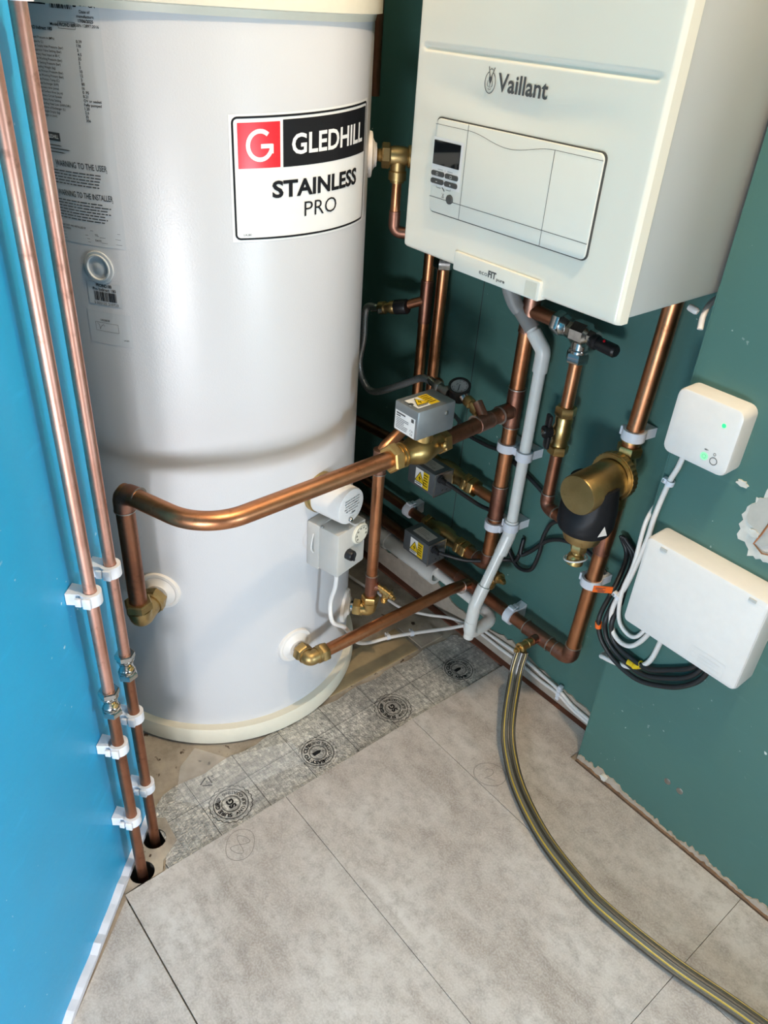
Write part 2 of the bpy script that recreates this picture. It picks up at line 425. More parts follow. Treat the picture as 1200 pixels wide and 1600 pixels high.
# thin board pieces of the subfloor beside the cylinder, reddish board along the wall
obj('board_piece', B().prism([(-.985, .735), (-.905, .70), (-.903, .945), (-.985, .945)], -.006, -.0025), plain('tan_board', srgb('a08d6c'), .85, var=.25, scale=26), fl, 0, 'tan board piece with dark spots')
obj('board_piece', B().prism([(-.985, .955), (-.903, .955), (-.903, 1.02), (-.985, 1.02)], -.006, -.003), 'screed', fl, 0)
obj('wall_edge_board', B().prism([(-1.35, 1.060), (-.485, 1.060), (-.485, 1.078), (-1.35, 1.078)], -.006, -.001), 'redbrown', fl, 0, 'red-brown board strip at the foot of the wall')

# walls
wb = struct('wall_back', B().box((-.55, 1.138, 1.2), (2.2, .12, 2.5)), 'teal', 'dark teal painted wall that carries the boiler and copper pipes')
pts = [(-1.62, 0), (-.492, 0)]; top = []
x = -.492
prof = [(-.492, .034), (-.556, .041), (-.657, .049), (-.752, .064), (-.80, .058), (-.876, .043), (-.94, .05), (-1.0, .074), (-1.06, .07), (-1.16, .05), (-1.3, .055), (-1.62, .05)]
for (xa, za), (xb, zb) in zip(prof[:-1], prof[1:]):
    k = max(1, int(abs(xb-xa)/.012))
    for i in range(k): top.append((xa+(xb-xa)*i/k, za+(zb-za)*i/k+random.uniform(-.004, .004)))
obj('bare_plaster_strip', B().prism(pts+top+[(-1.62, .05)], 0, .004, f=lambda p: V((p.x, 1.0785-p.z, p.y))), 'plaster', wb, 0, 'bare rough plaster strip along the wall foot')
obj('panel_joint', B().box((-.972, 1.0783, .55), (.0014, .0012, .95)), 'gap', wb, 0, 'fine vertical joint line in the wall panels')
wr = struct('wall_right', B().box((.205, 1.10, 1.2), (1.39, .21, 2.5)), 'teal', 'teal painted pillar wall with the white control boxes')
def ragged(cx, cz, rx, rz, n=46, amp=.12, seed=1):
    rnd = random.Random(seed); out = []
    for k in range(n):
        a = 2*PI*k/n; q = 1+rnd.uniform(-amp, amp)+.1*math.sin(3*a+seed)
        out.append((cx+rx*q*math.cos(a), cz+rz*q*math.sin(a)))
    return out
onr = lambda p: V((p.x, .9952-p.z, p.y))
pp = obj('plaster_patch', B().prism(ragged(-.306, .652, .05, .066, 60, .1, 3), 0, .0012, f=onr), 'chipped', wr, 0, 'ragged bare white plaster patch')
obj('filler_lump', B().prism(ragged(-.322, .655, .030, .036, 26, .12, 5), .0012, .003, f=onr), plain('grey_skim', srgb('bdbab2'), .8, var=.1), wr, 0)
obj('filler_lump', B().prism(ragged(-.335, .628, .007, .006, 14, .2, 8), .001, .005, f=onr), 'chipped', wr, 0)
obj('filler_lump', B().prism(ragged(-.374, .688, .009, .0045, 16, .25, 9), 0, .003, f=onr), 'chipped', wr, 0)
obj('bare_wire', B().tube([(-.318, .985, .662), (-.325, .990, .632), (-.331, .9935, .612), (-.315, .990, .606), (-.295, .991, .612)], .0012, 8), 'copper', wr, label='bare copper wire end')
for sx, sz in ((-.318, .1072), (-.2936, .107)):
    b = B().lathe((sx, .9955, sz), (0, -1, 0), [(0, .0065), (.0012, .0062), (.002, .004)], 16)
    o = obj('screw_head', b, 'steel', wr)
    obj('screw_slot', B().box((sx, .9933, sz), (.006, .0006, .0012)).box((sx, .9933, sz), (.0012, .0006, .006)), 'gap', o, 0) if False else None
# broken filler along the pillar foot
bt = []
k = 240
for i in range(k+1): bt.append((-.489+.95*i/k, .0095+.004*math.sin(i*.21)+random.uniform(-.005, .004)+(.011 if 10 < i < 26 else 0)))
obj('bare_plaster_strip', B().prism([(.461, -.004), (-.489, -.004)]+bt, 0, .0035, f=onr), 'plaster', wr, 0, 'broken bare plaster along the pillar foot')
obj('filler_strip', B().prism([(.40, -.004), (-.489, -.004)]+[(-.489+.889*i/160, .0008+abs(random.gauss(0, .0022))) for i in range(161)], .0035, .0075, f=onr), 'darkfill', wr, 0)
obj('filler_lump', B().prism(ragged(-.425, .012, .007, .006, 14, .2, 18), .003, .010, f=onr), 'chipped', wr, 0)
# white chipped corner of the pillar
obj('corner_bead', B().prism([(0, 0), (.0022, 0), (.0022, .93), (0, .93)], 0, .0008, f=lambda p: V((-.4902+p.x, .9952-p.z, p.y))), 'teal', wr, 0)
# blue wall: a thick diagonal nib; the pipes run down its face
b = B(); c0 = BW(-.825, WN, 0)
quadp = [(-.825, WN), (.9, WN), (.9, WN-.45), (-.825, WN-.45)]
b.prism([(BW(u, nn, 0).x, BW(u, nn, 0).y) for u, nn in quadp], 0.0, 2.4)
wl = struct('wall_left', b, 'blue', 'bright blue wall, cool light put into its colour, behind the two vertical copper pipes')
ed = [( -.818+1.7*i/90, .0) for i in range(91)]
edge = [(-.818, 0), (.9, 0)]+[(.9-1.718*i/110, .009+random.uniform(-.002, .003)) for i in range(111)]
obj('white_edge', B().prism(edge, 0, .012, f=lambda p: BW(p.x, WN+p.z, p.y)), 'whiteedge', wl, 0, 'scuffed white plaster edge at the foot of the wall')
struct('added_jamb_1', B().box((.36, .899, 1.2), (.12, .198, 2.5)), 'ceiling', 'unseen door jamb added on the right to shade the back wall')  # out of view, added to block side light from back wall and floor edge
struct('wall_far', B().box((-1.70, .4, 1.2), (.1, 1.5, 2.5)), 'teal', 'dark teal wall behind the cylinder')
struct('ceiling', B().box((-.1, .4, 2.45), (3.6, 2.6, .1)), 'ceiling', 'white ceiling above the cupboard')

# ================================================================== underlay strip
ul = thing('underlay_sheet', 'silver foil underlay strip with printed grid and round stamps beside the tiles', 'underlay', (-.82, .62, -.006))
rag = [(-.757, .257), (-.757, 1.058), (-.775, 1.062)]
rag += [(-.84, 1.06), (-.886, 1.05)]
rag += [(-.893+.004*math.sin(i*1.7), 1.04-.72*i/26) for i in range(27)]+[(-.868, .285), (-.80, .283)]
obj('foil', B().prism(rag, -.0056, -.0042), 'foil', ul, 0)
def stamp_map(y): return plane_map((-.804, y, -.0038), (-1.12, 0, 0), (0, -1.12, 0))
def cpts(r, a0=0, a1=2*PI, n=48): return [(r*math.cos(a0+(a1-a0)*k/n), r*math.sin(a0+(a1-a0)*k/n)) for k in range(n+1)]
for y, kind in ((.408, 's'), (.598, 'e'), (.787, 's'), (.976, 'e')):
    mp = stamp_map(y); b = B()
    b.line2(cpts(.0275)[:-1], .0012, mp, True); b.line2(cpts(.0148)[:-1], .0009, mp, True); b.line2(cpts(.0135)[:-1], .0004, mp, True)
    if kind == 's':
        sc_ = [((.0325+.0022*abs(math.cos(a*11)))*math.cos(a), (.0325+.0022*abs(math.cos(a*11)))*math.sin(a)) for a in [k*2*PI/132 for k in range(132)]]
        b.line2(sc_, .0011, mp, True)
    else:
        for k in range(22): b.line2(cpts(.0325, k*2*PI/22, (k+.55)*2*PI/22, 3), .0009, mp)
    st = obj('printed_stamp', b, 'print', ul, 0)
    t = B()
    if kind == 's':
        t.ringtext('SURE GRIP', mp, .0178, .0066, PI/2, False, .045, .95); t.ringtext('ANTI SLIP COATING', mp, .0182, .0052, -PI/2, True, .03, .95)
        t.text('SG', mp, 0, -.0055, .011, .017, 'C', .05)
    else:
        t.ringtext('EASY TO CUT', mp, .0178, .0066, PI/2, False, .045, .95); t.ringtext('WITH CUTTING GUIDES', mp, .0182, .0052, -PI/2, True, .03, .88)
        t.poly2([(-.003, .009), (.004, .010), (.004, -.002), (.001, -.007), (-.003, -.003)], mp)   # knife
        t.line2([(.001, -.007), (-.003, -.011)], .0008, mp); t.line2([(-.008, -.006), (-.001, -.010)], .0005, mp)
    for s_ in (-1, 1): t.poly2([(s_*.0208+.0009*math.cos(k), .0009*math.sin(k)) for k in range(6)], mp)
    obj('lettering', t, 'print', st, 0)
mp = plane_map((-.870, .396, -.0038), (-1.2, 0, 0), (0, -1.2, 0)); b = B()
for k in range(3):
    a = PI/2+k*2*PI/3; a2 = a+2*PI/3
    p = (.012*math.cos(a), .012*math.sin(a)); q = (.012*math.cos(a2), .012*math.sin(a2))
    b.line2([(p[0]*.8+q[0]*.2, p[1]*.8+q[1]*.2), (p[0]*.1+q[0]*.9, p[1]*.1+q[1]*.9)], .0019, mp)
b.text('04', mp, 0, -.003, .0045); b.text('LD-PE', mp, 0, -.014, .004)
obj('recycling_mark', b, 'print', ul, 0)
# clear film scrap
b = B(); g = [[(-.947, .414), (-.8916, .4513), (-.8515, .5688), (-.7959, .5676)], [(-.925, .372), (-.885, .41), (-.835, .49), (-.80, .53)], [(-.8603, .3301), (-.85, .345), (-.835, .355), (-.8184, .364)]]
vs = []; rn = random.Random(4)
for row in g:
    for (x, y) in row: vs.append((x, y, .0015+rn.uniform(0, .006)))
b.add(vs, [(r*4+c, r*4+c+1, (r+1)*4+c+1, (r+1)*4+c) for r in range(2) for c in range(3)])
obj('plastic_film', b, 'film', None, 0, 'scrap of clear plastic film lying on the silver underlay', 'film')
b = B(); b.line2([(-.003, 0), (.004, .002)], .002, plane_map((-.545, -.03, .0004), (1, 0, 0), (0, 1, 0)))

# ================================================================== hot water cylinder
CX, CY, CR = -1.1693, .6073, .266
def cm(th0, z0, off=0.0):
    rr = CR+off
    return lambda x, y: V((CX+rr*math.cos(R(th0)+x/CR), CY+rr*math.sin(R(th0)+x/CR), z0+y))
def crad(th): return V((math.cos(R(th)), math.sin(R(th)), 0))
def cpt(th, z, off=0.0): return V((CX, CY, z))+crad(th)*(CR+off)
hw = thing('hot_water_cylinder', 'tall white hot water cylinder standing on the floor between blue wall and boiler', 'cylinder', (CX, CY, -.006))
obj('body', B().lathe((CX, CY, 0), (0, 0, 1), [(.03, CR), (1.19, CR)], 128, 0, True), 'tank', hw)
obj('base_rim', B().lathe((CX, CY, 0), (0, 0, 1), [(-.001, .276), (.0, .281), (.004, .2825), (.032, .2825), (.037, .2805), (.037, .264)], 128), 'cream', hw, label='cream base rim')
obj('top_cap', B().lathe((CX, CY, 0), (0, 0, 1), [(1.186, .2665), (1.194, .2685), (1.1955, .276), (1.24, .276), (1.262, .268), (1.272, .235)], 128), 'cream', hw, label='cream top cap')
for a in (-80, -35, 10, 100, 190):
    obj('foot', B().cyl(V((CX, CY, -.006))+crad(a)*.262, (0, 0, 1), .008, .012, 14), 'cream', hw)
def flange(th, z, r=.033):
    p = cpt(th, z, -.004); d = crad(th)
    obj('pipe_flange', B().lathe(p, d, [(0, r), (.006, r), (.0085, r*.97), (.0095, r*.86), (.0085, r*.80), (.013, r*.55), (.016, r*.5), (.016, .01)], 40), 'white', hw, label='white plastic pipe flange')
FA, FBn, FC, FD = (-49.8, .3596), (.9, .1945), (40.0, .165), (53.0, 1.0125)
for th, z in (FA, FBn, FC): flange(th, z, .036)
flange(*FD, .033)
# blanking plug
p = cpt(-56.6, .8962, 0)
obj('blanking_plug', B().lathe(p-crad(-56.6)*.003, crad(-56.6), [(0, .0215), (.0042, .0215), (.0048, .0208), (.0048, .0175), (.0066, .0168), (.0066, .0152), (.0042, .0145), (.0036, .010), (.005, .006), (.0056, .001)], 40), 'plug', hw, label='pale round blanking plug')
# ---- name label
TL0 = 11.0; LZ = 1.0133; W2 = .130
def slope(th0, z0, off, k=.006):
    f = cm(th0, z0, off); return lambda x, y: f(x, y*(1+x*.36)+k*x)
nm = obj('name_label', B().grid2(-W2-.0045, W2-.003, -.0785, .0785, 44, slope(TL0, LZ, .0004)), 'paper', hw, 0, 'white label with red and black logo panels')
mp = slope(TL0, LZ, .0008)
def rr2(x0, x1, y0, y1, r, n=5):
    out = []
    for cx, cy, a0 in ((x1-r, y1-r, 0), (x0+r, y1-r, PI/2), (x0+r, y0+r, PI), (x1-r, y0+r, 1.5*PI)):
        out += [(cx+r*math.cos(a0+k*PI/2/n), cy+r*math.sin(a0+k*PI/2/n)) for k in range(n+1)]
    return out
def dense(pts, step=.006):
    out = []
    for i in range(len(pts)):
        a = pts[i]; c = pts[(i+1) % len(pts)]; k = max(1, int(math.dist(a, c)/step))
        out += [(a[0]+(c[0]-a[0])*j/k, a[1]+(c[1]-a[1])*j/k) for j in range(k)]
    return out
obj('label_border', B().line2(dense(rr2(-W2, W2-.007, -.0745, .0745, .006)), .0026, mp, True), 'print', nm, 0)
obj('logo_panel', B().grid2(-.124, -.0678, .0145, .0685, 14, mp), 'red', nm, 0, 'red square logo panel')
obj('logo_panel', B().grid2(-.0636, .1185, .0140, .0700, 34, mp), 'print', nm, 0, 'black name panel')
mq = slope(TL0, LZ, .0012)
b = B(); mg = lambda x, y: mq(-.0955+x, .0415+y)
arc = [(.0158*math.cos(a), .0168*math.sin(a)) for a in [R(48)+k*R(300)/30 for k in range(31)]]
b.line2(arc, .0054, mg); b.line2([(.0168, -.001), (.001, -.001)], .0054, mg); b.line2([(.0155, .0012), (.0155, -.010)], .0050, mg)
obj('logo_letter', b, 'paper', nm, 0)
obj('lettering', B().text('GLEDHILL', mq,  .0275, .0290, .0245, .157, 'C', .022), 'paper', nm, 0, 'white name lettering on the black panel')
obj('lettering', B().text('STAINLESS', mq, .004, -.0225, .0205, .168, 'C', .030), 'print', nm, 0)
obj('lettering', B().text('PRO', mq, .001, -.0505, .0200, .063, 'C', -.006), 'print', nm, 0)
obj('lettering', B().text('LA280', mq, -.115, -.0705, .003), 'print', nm, 0)
# ---- data and warning label (one long clear sheet)
dl = obj('data_label', B().grid2(0, .098, -.262, .012, 20, cm(-68.5, 1.186, .0003)), 'clearlabel', hw, 0, 'long silvery data and warning label')
ml = cm(-68.5, 1.186, .0006); b = B()
b.grid2(.002, .032, -.001, .011, 4, ml)
rn = random.Random(3); x = .038
while x < .066:
    wd = rn.choice((.0006, .0010, .0016)); b.grid2(x, x+wd, -.0035, .0115, 1, ml); x += wd+rn.choice((.0006, .0010, .0014))
b.text('CE', ml, .0785, .0005, .0085, .0115, 'C', .02); b.text('UK', ml, .090, .0058, .0045, .0085, 'C', .03); b.text('CA', ml, .090, -.0005, .0045, .0085, 'C', .03)
b.grid2(.0675, .0715, -.001, .001, 1, ml); b.line2([(.0675, .0095), (.0715, .0025)], .0008, ml); b.line2([(.0715, .0095), (.0675, .0025)], .0008, ml)
for i, t in enumerate(('Date of', 'manufacture', '17/06/2025', 'BSEN 12897:2016')): b.text(t, ml, .081, -.0065-.0044*i, .0030, None, 'C', .03 if i == 2 else .01)
b.text('Model', ml, .040, -.0205, .0032, None, 'C', .01); b.text('PROIND180', ml, .0565, -.0205, .0036, .019, 'C', .02)
b.line2(dense(rr2(.0455, .0675, -.0225, -.0160, .0005), .004), .0004, ml, True)
b.text('PRO Indirect 180', ml, .003, -.0255, .0034, None, 'L', .02)
LINES = ['Rated Pressure in (MPa)', 'Capacity (L)', 'Max Supply Inlet Pressure (bar)', 'Expansion Valve Setting (bar)', 'Primary Heat Input at 80 C', 'Max Working Pressure (bar)', 'PRV Setting Pressure (bar)', 'Standing Weight (kg)', 'Test Primary Pressure (bar)', 'Max Working Primary (bar)', 'Max Primary Temp (C)', 'Heat Exchanger (kW)', 'Recovery time (mins)', 'Coil Surface Area (sq m)', 'Primary Circuit System', 'Primary Pump Setting', 'Standing Heat Loss (kWh/24h)', 'Volume of Exchanger (L)', 'Weight Empty (kg)', 'Height in (mm)']
VALS = ['0.39', '178', '3', '4.5', '35', '3', '3', '10', '12', '3', '80', '16', '0 .95', '0.21', 'OV or sealed', 'Fully pumped', '1.20', '2.6', '35', '356']
for i, (a, c) in enumerate(zip(LINES, VALS)):
    y = -.0345-.00425*i
    b.text(a, ml, .004, y, .0025, None, 'L', .008); b.text(c, ml, .066, y-.001, .0030, None, 'L', .012)
b2y = -.1375+(.134-.136)
for i, t in enumerate(('Gledhill Building Products Ltd', 'Sycamore Estate, Squires Gate', 'Blackpool FY4 3RL')): pass
obj('lettering', b, 'print', dl, 0)
b = B(); b.grid2(.002, .0245, -.142, -.1325, 4, ml); b2 = B().text('GLEDHILL', cm(-68.5, 1.186, .0010), .0132, -.1392, .0042, .018, 'C', .02)
for i in range(3): b.line2(dense([(.002, -.147-.0038*i), (.030-.004*(i == 0)+.008*(i == 1), -.147-.0038*i)], .004)[:-1], .0011, ml)
b.text('WARNING TO THE USER', ml, .048, -.170, .0070, .074, 'C', .012); b.line2([(.011, -.1715), (.085, -.1715)], .0006, ml)
b.text('WARNING TO THE INSTALLER', ml, .048, -.2045, .0070, .080, 'C', .012); b.line2([(.008, -.206), (.088, -.206)], .0006, ml)
rn = random.Random(5)
for y0, k in ((-.1755, 5), (-.210, 7)):
    for i in range(k):
        x = .006; xe = .084-rn.uniform(0, .014)
        while x < xe:
            l = rn.uniform(.003, .010); b.line2([(x, y0-.0036*i), (min(x+l, xe), y0-.0036*i)], .0012, ml); x += l+.0012
b.text('THIS UNIT WAS INSTALLED BY', ml, .006, -.2425, .0024, .038, 'L', .01); b.text('ADDRESS', ml, .006, -.2462, .0024, None, 'L', .01)
b.text('TEL', ml, .056, -.2495, .0026, None, 'L'); b.text('DATE', ml, .056, -.256, .0026, None, 'L')
for x0, x1, y in ((.050, .092, -.2435), (.063, .092, -.2505), (.065, .093, -.257), (.006, .046, -.250), (.006, .048, -.254), (.007, .049, -.258)): b.line2([(x0, y), (x1, y)], .0004, ml)
obj('lettering', b, 'greyprint', dl, 0); obj('lettering', b2, 'paper', dl, 0, 'small white lettering on a black bar')
# ---- barcode label and checked label
bl = obj('barcode_label', B().grid2(0, .05, -.026, .004, 10, cm(-61.4, .872, .0005)), 'clearlabel', hw, 0, 'small silvery barcode label')
mb = cm(-61.4, .872, .0009); b = B(); b.text('PROIND180', mb, .026, -.0015, .0042, .023, 'C', .02); b.text('Pro Indirect 180', mb, .026, -.0068, .0042, .034, 'C', .01)
rn = random.Random(9); x = .010
while x < .043:
    wd = rn.choice((.0004, .0007, .0012)); b.grid2(x, x+wd, -.0205, -.008, 1, mb); x += wd+rn.choice((.0004, .0006, .0009))
b.text('5 055125 210723', mb, .0265, -.0255, .0036, .036, 'C')
obj('lettering', b, 'print', bl, 0)
kl = obj('checked_label', B().grid2(0, .066, -.034, .012, 10, cm(-62.9, .824, .0003)), 'clearlabel', hw, 0, 'silvery inspection label with a signature')
mk = cm(-62.9, .824, .0006); b = B(); b.text('CHECKED BY', mk, .028, -.001, .0026, .015, 'C', .02)
b.line2(dense(rr2(.012, .047, -.0155, -.0035, .0004), .004), .0004, mk, True)
b.line2([(.015+.010*(t+.12*math.sin(9*t)), -.0095+.0045*math.cos(7.5*t)*(1-.4*t)) for t in [k/24 for k in range(25)]], .0005, mk); b.text('LA283', mk, .057, -.0255, .0022, None, 'C')
obj('lettering', b, 'greyprint', kl, 0)

# ================================================================== immersion cap and thermostat
TH = 13.0; rd = crad(TH); tg = V((-rd.y, rd.x, 0)); up = V((0, 0, 1))
im = thing('immersion_heater', 'white round capped immersion heater on the cylinder above the thermostat box', 'heater', cpt(TH, .510))
obj('mounting_ring', B().lathe(cpt(TH, .510, -.002), rd, [(0, .0358), (.010, .0358), (.012, .0345)], 40), 'brass', im, label='brass-coloured mounting ring')
obj('cap', B().lathe(cpt(TH, .510, .009), rd, [(0, .0338), (.057, .0328), (.0605, .0318), (.0615, .0303), (.0615, .001)], 48), 'white', im)
fp = cpt(TH, .510, .0710)
mi = plane_map(fp, tg, up)
b = B(); 
for i, (t, wd) in enumerate((('ENSURE POWER IS OFF', .036), ('BEFORE REMOVING', .036), ('COVER AND ELEMENT', .034), ('HEAT RESISTANT FLEX', .038), ('SEE INSTRUCTIONS', .030))): b.text(t, mi, .001, .014-.0052*i, .0028, wd, 'C', .01)
b.text('~ 230V', mi, .003, -.0135, .0036, None, 'C', .03)
obj('lettering', b, 'greyprint', im, 0)
obj('screw', B().lathe(fp+up*-.0225+tg*-.004, rd, [(0, .004), (.003, .004), (.005, .0025)], 14), 'chrome', im)
ts = thing('cylinder_thermostat', 'grey thermostat box with temperature dial and black knob on the cylinder', 'thermostat', cpt(TH, .37))
ctr = cpt(TH+1.5, .417, .032); ax = (tg, rd, up)
def local(a, d, z, base=.0): return V((CX, CY, 0))+rd*(CR+d+.009)+tg*(a-.0025)+V((0, 0, z))
tc = local(.012, .0, .4175)
obj('back_plate', B().box(local(.012, .003, .4175), (.078, .028, .094), .004, ax), 'lgrey', ts)
obj('housing', B().box(local(.012, .035, .4175), (.074, .047, .089), .0035, ax), 'lgrey', ts)
fd = .0588
mt = plane_map(local(.012, fd, .4175), tg, up)
obj('dial', B().lathe(local(.032, fd-.006, .440), rd, [(0, .0205), (.008, .020), (.010, .018), (.010, .001)], 36), 'cream', ts)
b = B(); md = plane_map(local(.032, fd+.0044, .440), tg, up)
for i, t in enumerate(('20', '30', '40', '50', '60', '70', '80')):
    a = R(215-38*i); b.text(t, md, .0125*math.cos(a), .0125*math.sin(a)-.0015, .0032, None, 'C', .02)
b.line2(cpts(.0165)[:-1], .0005, md, True); obj('dial_marks', b, 'print', ts, 0)
obj('dial_ridge', B().box(local(.021, .040, .4635), (.008, .040, .004), .0015, ax), 'lgrey', ts)
obj('knob', B().lathe(local(.002, fd-.002, .412), rd, [(0, .0098), (.012, .0095), (.014, .0085), (.014, .0005)], 24), 'black', ts)
obj('knob_grip', B().box(local(.002, fd+.0135, .412), (.0035, .004, .017), .001, ax), 'black', ts)
obj('cable_gland', B().cyl(local(.001, .037, .377), (0, 0, -1), .010, .0085, 16), 'black', ts)
obj('side_loop', B().tube(spline([local(-.028, .006, .445), local(-.037, .010, .432), local(-.038, .010, .420), local(-.028, .006, .405)], 6), .0012, 8), 'white', ts)
obj('screw', B().lathe(local(-.022, .020, .462), up, [(0, .0028), (.002, .0026)], 10), 'steel', ts)

# ================================================================== pipework helpers
def collar(b, p, d, r, L=.022):        # soldered sleeve: slightly larger tube with a rolled lip
    d = V(d).normalized(); p = V(p)
    b.lathe(p-d*L/2, d, [(0, r+.0002), (.0006, r+.0016), (.003, r+.0016), (.0035, r+.0012), (L-.0035, r+.0012), (L-.003, r+.0016), (L-.0006, r+.0016), (L, r+.0002)], 20)
    return b
def elbow(t, a, c, e, r, rad=.022, leg=.03, mat='copperjoint'):
    a, c, e = V(a), V(c), V(e); d1 = (a-c).normalized(); d2 = (e-c).normalized()
    pts = fillet([c+d1*leg, c, c+d2*leg], rad, 8)
    obj('elbow', B().tube(pts, r+.0016, 18), mat, t)
    for d in (d1, d2): obj('solder_ring', B().ring(c+d*(leg-.0008), d, r+.0022, r-.001, .0016, 20), 'solder', t)
def compression(b, p, d, r, big=1.0):   # nut + threaded body from p along d, returns length
    d = V(d).normalized(); p = V(p)
    b.hexnut(p, d, .016*big, r*1.62); b.lathe(p+d*.016*big, d, [(0, r*1.3), (.004, r*1.3), (.0045, r*1.42), (.007, r*1.42), (.0075, r*1.3), (.012*big, r*1.3)], 20)
    return b
def drain_cock(t, p, d, down, mat='brass', scale=1.0):
    d = V(d).normalized(); p = V(p); dn = V(down).normalized(); s = scale
    b = B().lathe(p, d, [(0, .0065*s), (.010*s, .0065*s), (.011*s, .0088*s), (.016*s, .0088*s), (.0165*s, .0078*s), (.028*s, .0078*s), (.029*s, .0095*s), (.034*s, .0095*s), (.035*s, .006*s), (.041*s, .006*s)], 18)
    obj('drain_body', b, mat, t)
    b = B().box(p+d*.044*s, (.006*s, .006*s, .006*s), .0006, frame(d)); obj('square_spindle', b, mat, t)
    q = p+d*.022*s
    pr = [(0, .0068*s)]
    for i in range(5): pr += [(.010*s+.003*i*s, .0074*s), (.0122*s+.003*i*s, .0062*s)]
    obj('hose_tail', B().lathe(q, dn, pr+[(.027*s, .005*s)], 18), mat, t)

# ---- left wall pipes
def wallpipe(u, name, label, z_top, z_valve, grp):
    c = BW(u, -.3886, 0)
    t = thing(name, label, 'pipe', (c.x, c.y, -.08), grp)
    obj('upper_pipe', B().cyl((c.x, c.y, z_valve+.012), (0, 0, 1), z_top-z_valve-.012, .0079, 24), 'copperpink', t, label='upper length of copper, daylight put into its pink colour')
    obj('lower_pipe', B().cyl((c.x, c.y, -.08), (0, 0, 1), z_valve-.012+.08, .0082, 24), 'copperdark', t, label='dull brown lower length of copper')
    return c
cF = wallpipe(-.709, 'copper_pipe', 'front vertical copper pipe on the blue wall, into the nearer floor hole', 2.3, .398, 'copper pipes on the blue wall')
cR = wallpipe(-.770, 'copper_pipe', 'rear vertical copper pipe on the blue wall, beside the cylinder', 2.3, .407, 'copper pipes on the blue wall')
def iso_valve(c, z, label):
    k = .68
    t = thing('isolation_valve', label, 'valve', (c.x, c.y, z-.034*k), 'isolation valves on the blue wall pipes'); p = V((c.x, c.y, 0))
    for s in (-1, 1):
        q = p+V((0, 0, z+s*.034*k)); d = V((0, 0, -s))
        obj('compression_nut', B().hexnut(q, d, .014*k, .0140).lathe(q+d*.014*k, d, [(0, .0112), (.002, .0112), (.0024, .0122), (.0034, .0122), (.0038, .0105), (.0056, .0105)], 20), 'chrome', t)
    obj('valve_body', B().lathe(p+V((0, 0, z-.014*k)), (0, 0, 1), [(0, .0100), (.002, .0112), (.004, .0098), (.015, .0098), (.017, .0112), (.019, .0100)], 8, .2), 'chrome', t)
    d = (NW+UW*.6).normalized()
    obj('screw_head', B().lathe(p+V((0, 0, z-.001))+d*.008, d, [(0, .0045), (.0036, .0043), (.0046, .003)], 14), 'brass', t)
iso_valve(cF, .398, 'shiny nickel isolation valve on the front blue wall pipe'); iso_valve(cR, .407, 'shiny nickel isolation valve on the rear blue wall pipe')
def pipe_clip(c, ax, wall_dir, dist, r, label, grp, side=None, tall=.017, square=False):
    """white hinged clip: band round the pipe, stem back to the wall, latch tab"""
    ax = V(ax).normalized(); wd = V(wall_dir).normalized(); c = V(c); sd = ax.cross(wd)
    t = thing('pipe_clip', label, 'clip', c+wd*dist, grp)
    obj('band', B().ring(c-ax*tall/2, ax, r+.0052, r+.0002, tall, 28), 'nylon', t)
    b = B(); L = dist-r; w0, w1 = r*.95+.001, r*1.1+.002
    pr = [(-w0, 0), (w0, 0), (w1, L), (-w1, L)]
    vs = []; 
    for h in (-tall/2, tall/2): vs += [c+wd*(r*.92+y)+sd*x+ax*h for x, y in pr]
    b.add(vs, [(0, 1, 2, 3), (7, 6, 5, 4), (0, 4, 5, 1), (1, 5, 6, 2), (2, 6, 7, 3), (3, 7, 4, 0)])
    obj('clip_base', b, 'nylon', t, 0)
    s = side if side is not None else 1
    obj('latch', B().box(c+sd*s*(r+.0065)-wd*.001, (.005, .010, tall*.9), .0012, (sd, wd, ax)).box(c+sd*s*(r+.006)+wd*.010, (.004, .008, tall*.7), .001, (sd, wd, ax)), 'nylon', t)
G1 = 'white pipe clips on the blue wall'
for c, z, l in ((cF, .5824, 'highest white clip on the front blue wall pipe, above its valve'), (cF, .3074, 'middle white clip on the front pipe, just below its isolation valve'), (cF, .1431, 'lowest white clip on the front blue wall pipe, near the floor hole'),
                (cR, .5783, 'white clip on the rear blue wall pipe, above its isolation valve'), (cR, .3037, 'white clip on the rear pipe just below its isolation valve'), (cR, .1403, 'lowest white clip on the rear pipe near the foil underlay'),
                (cR, 1.203, 'white clip at the very top of the rear blue wall pipe')):
    pipe_clip((c.x, c.y, z), (0, 0, 1), -NW, .0278, .0082, l, G1, 1)

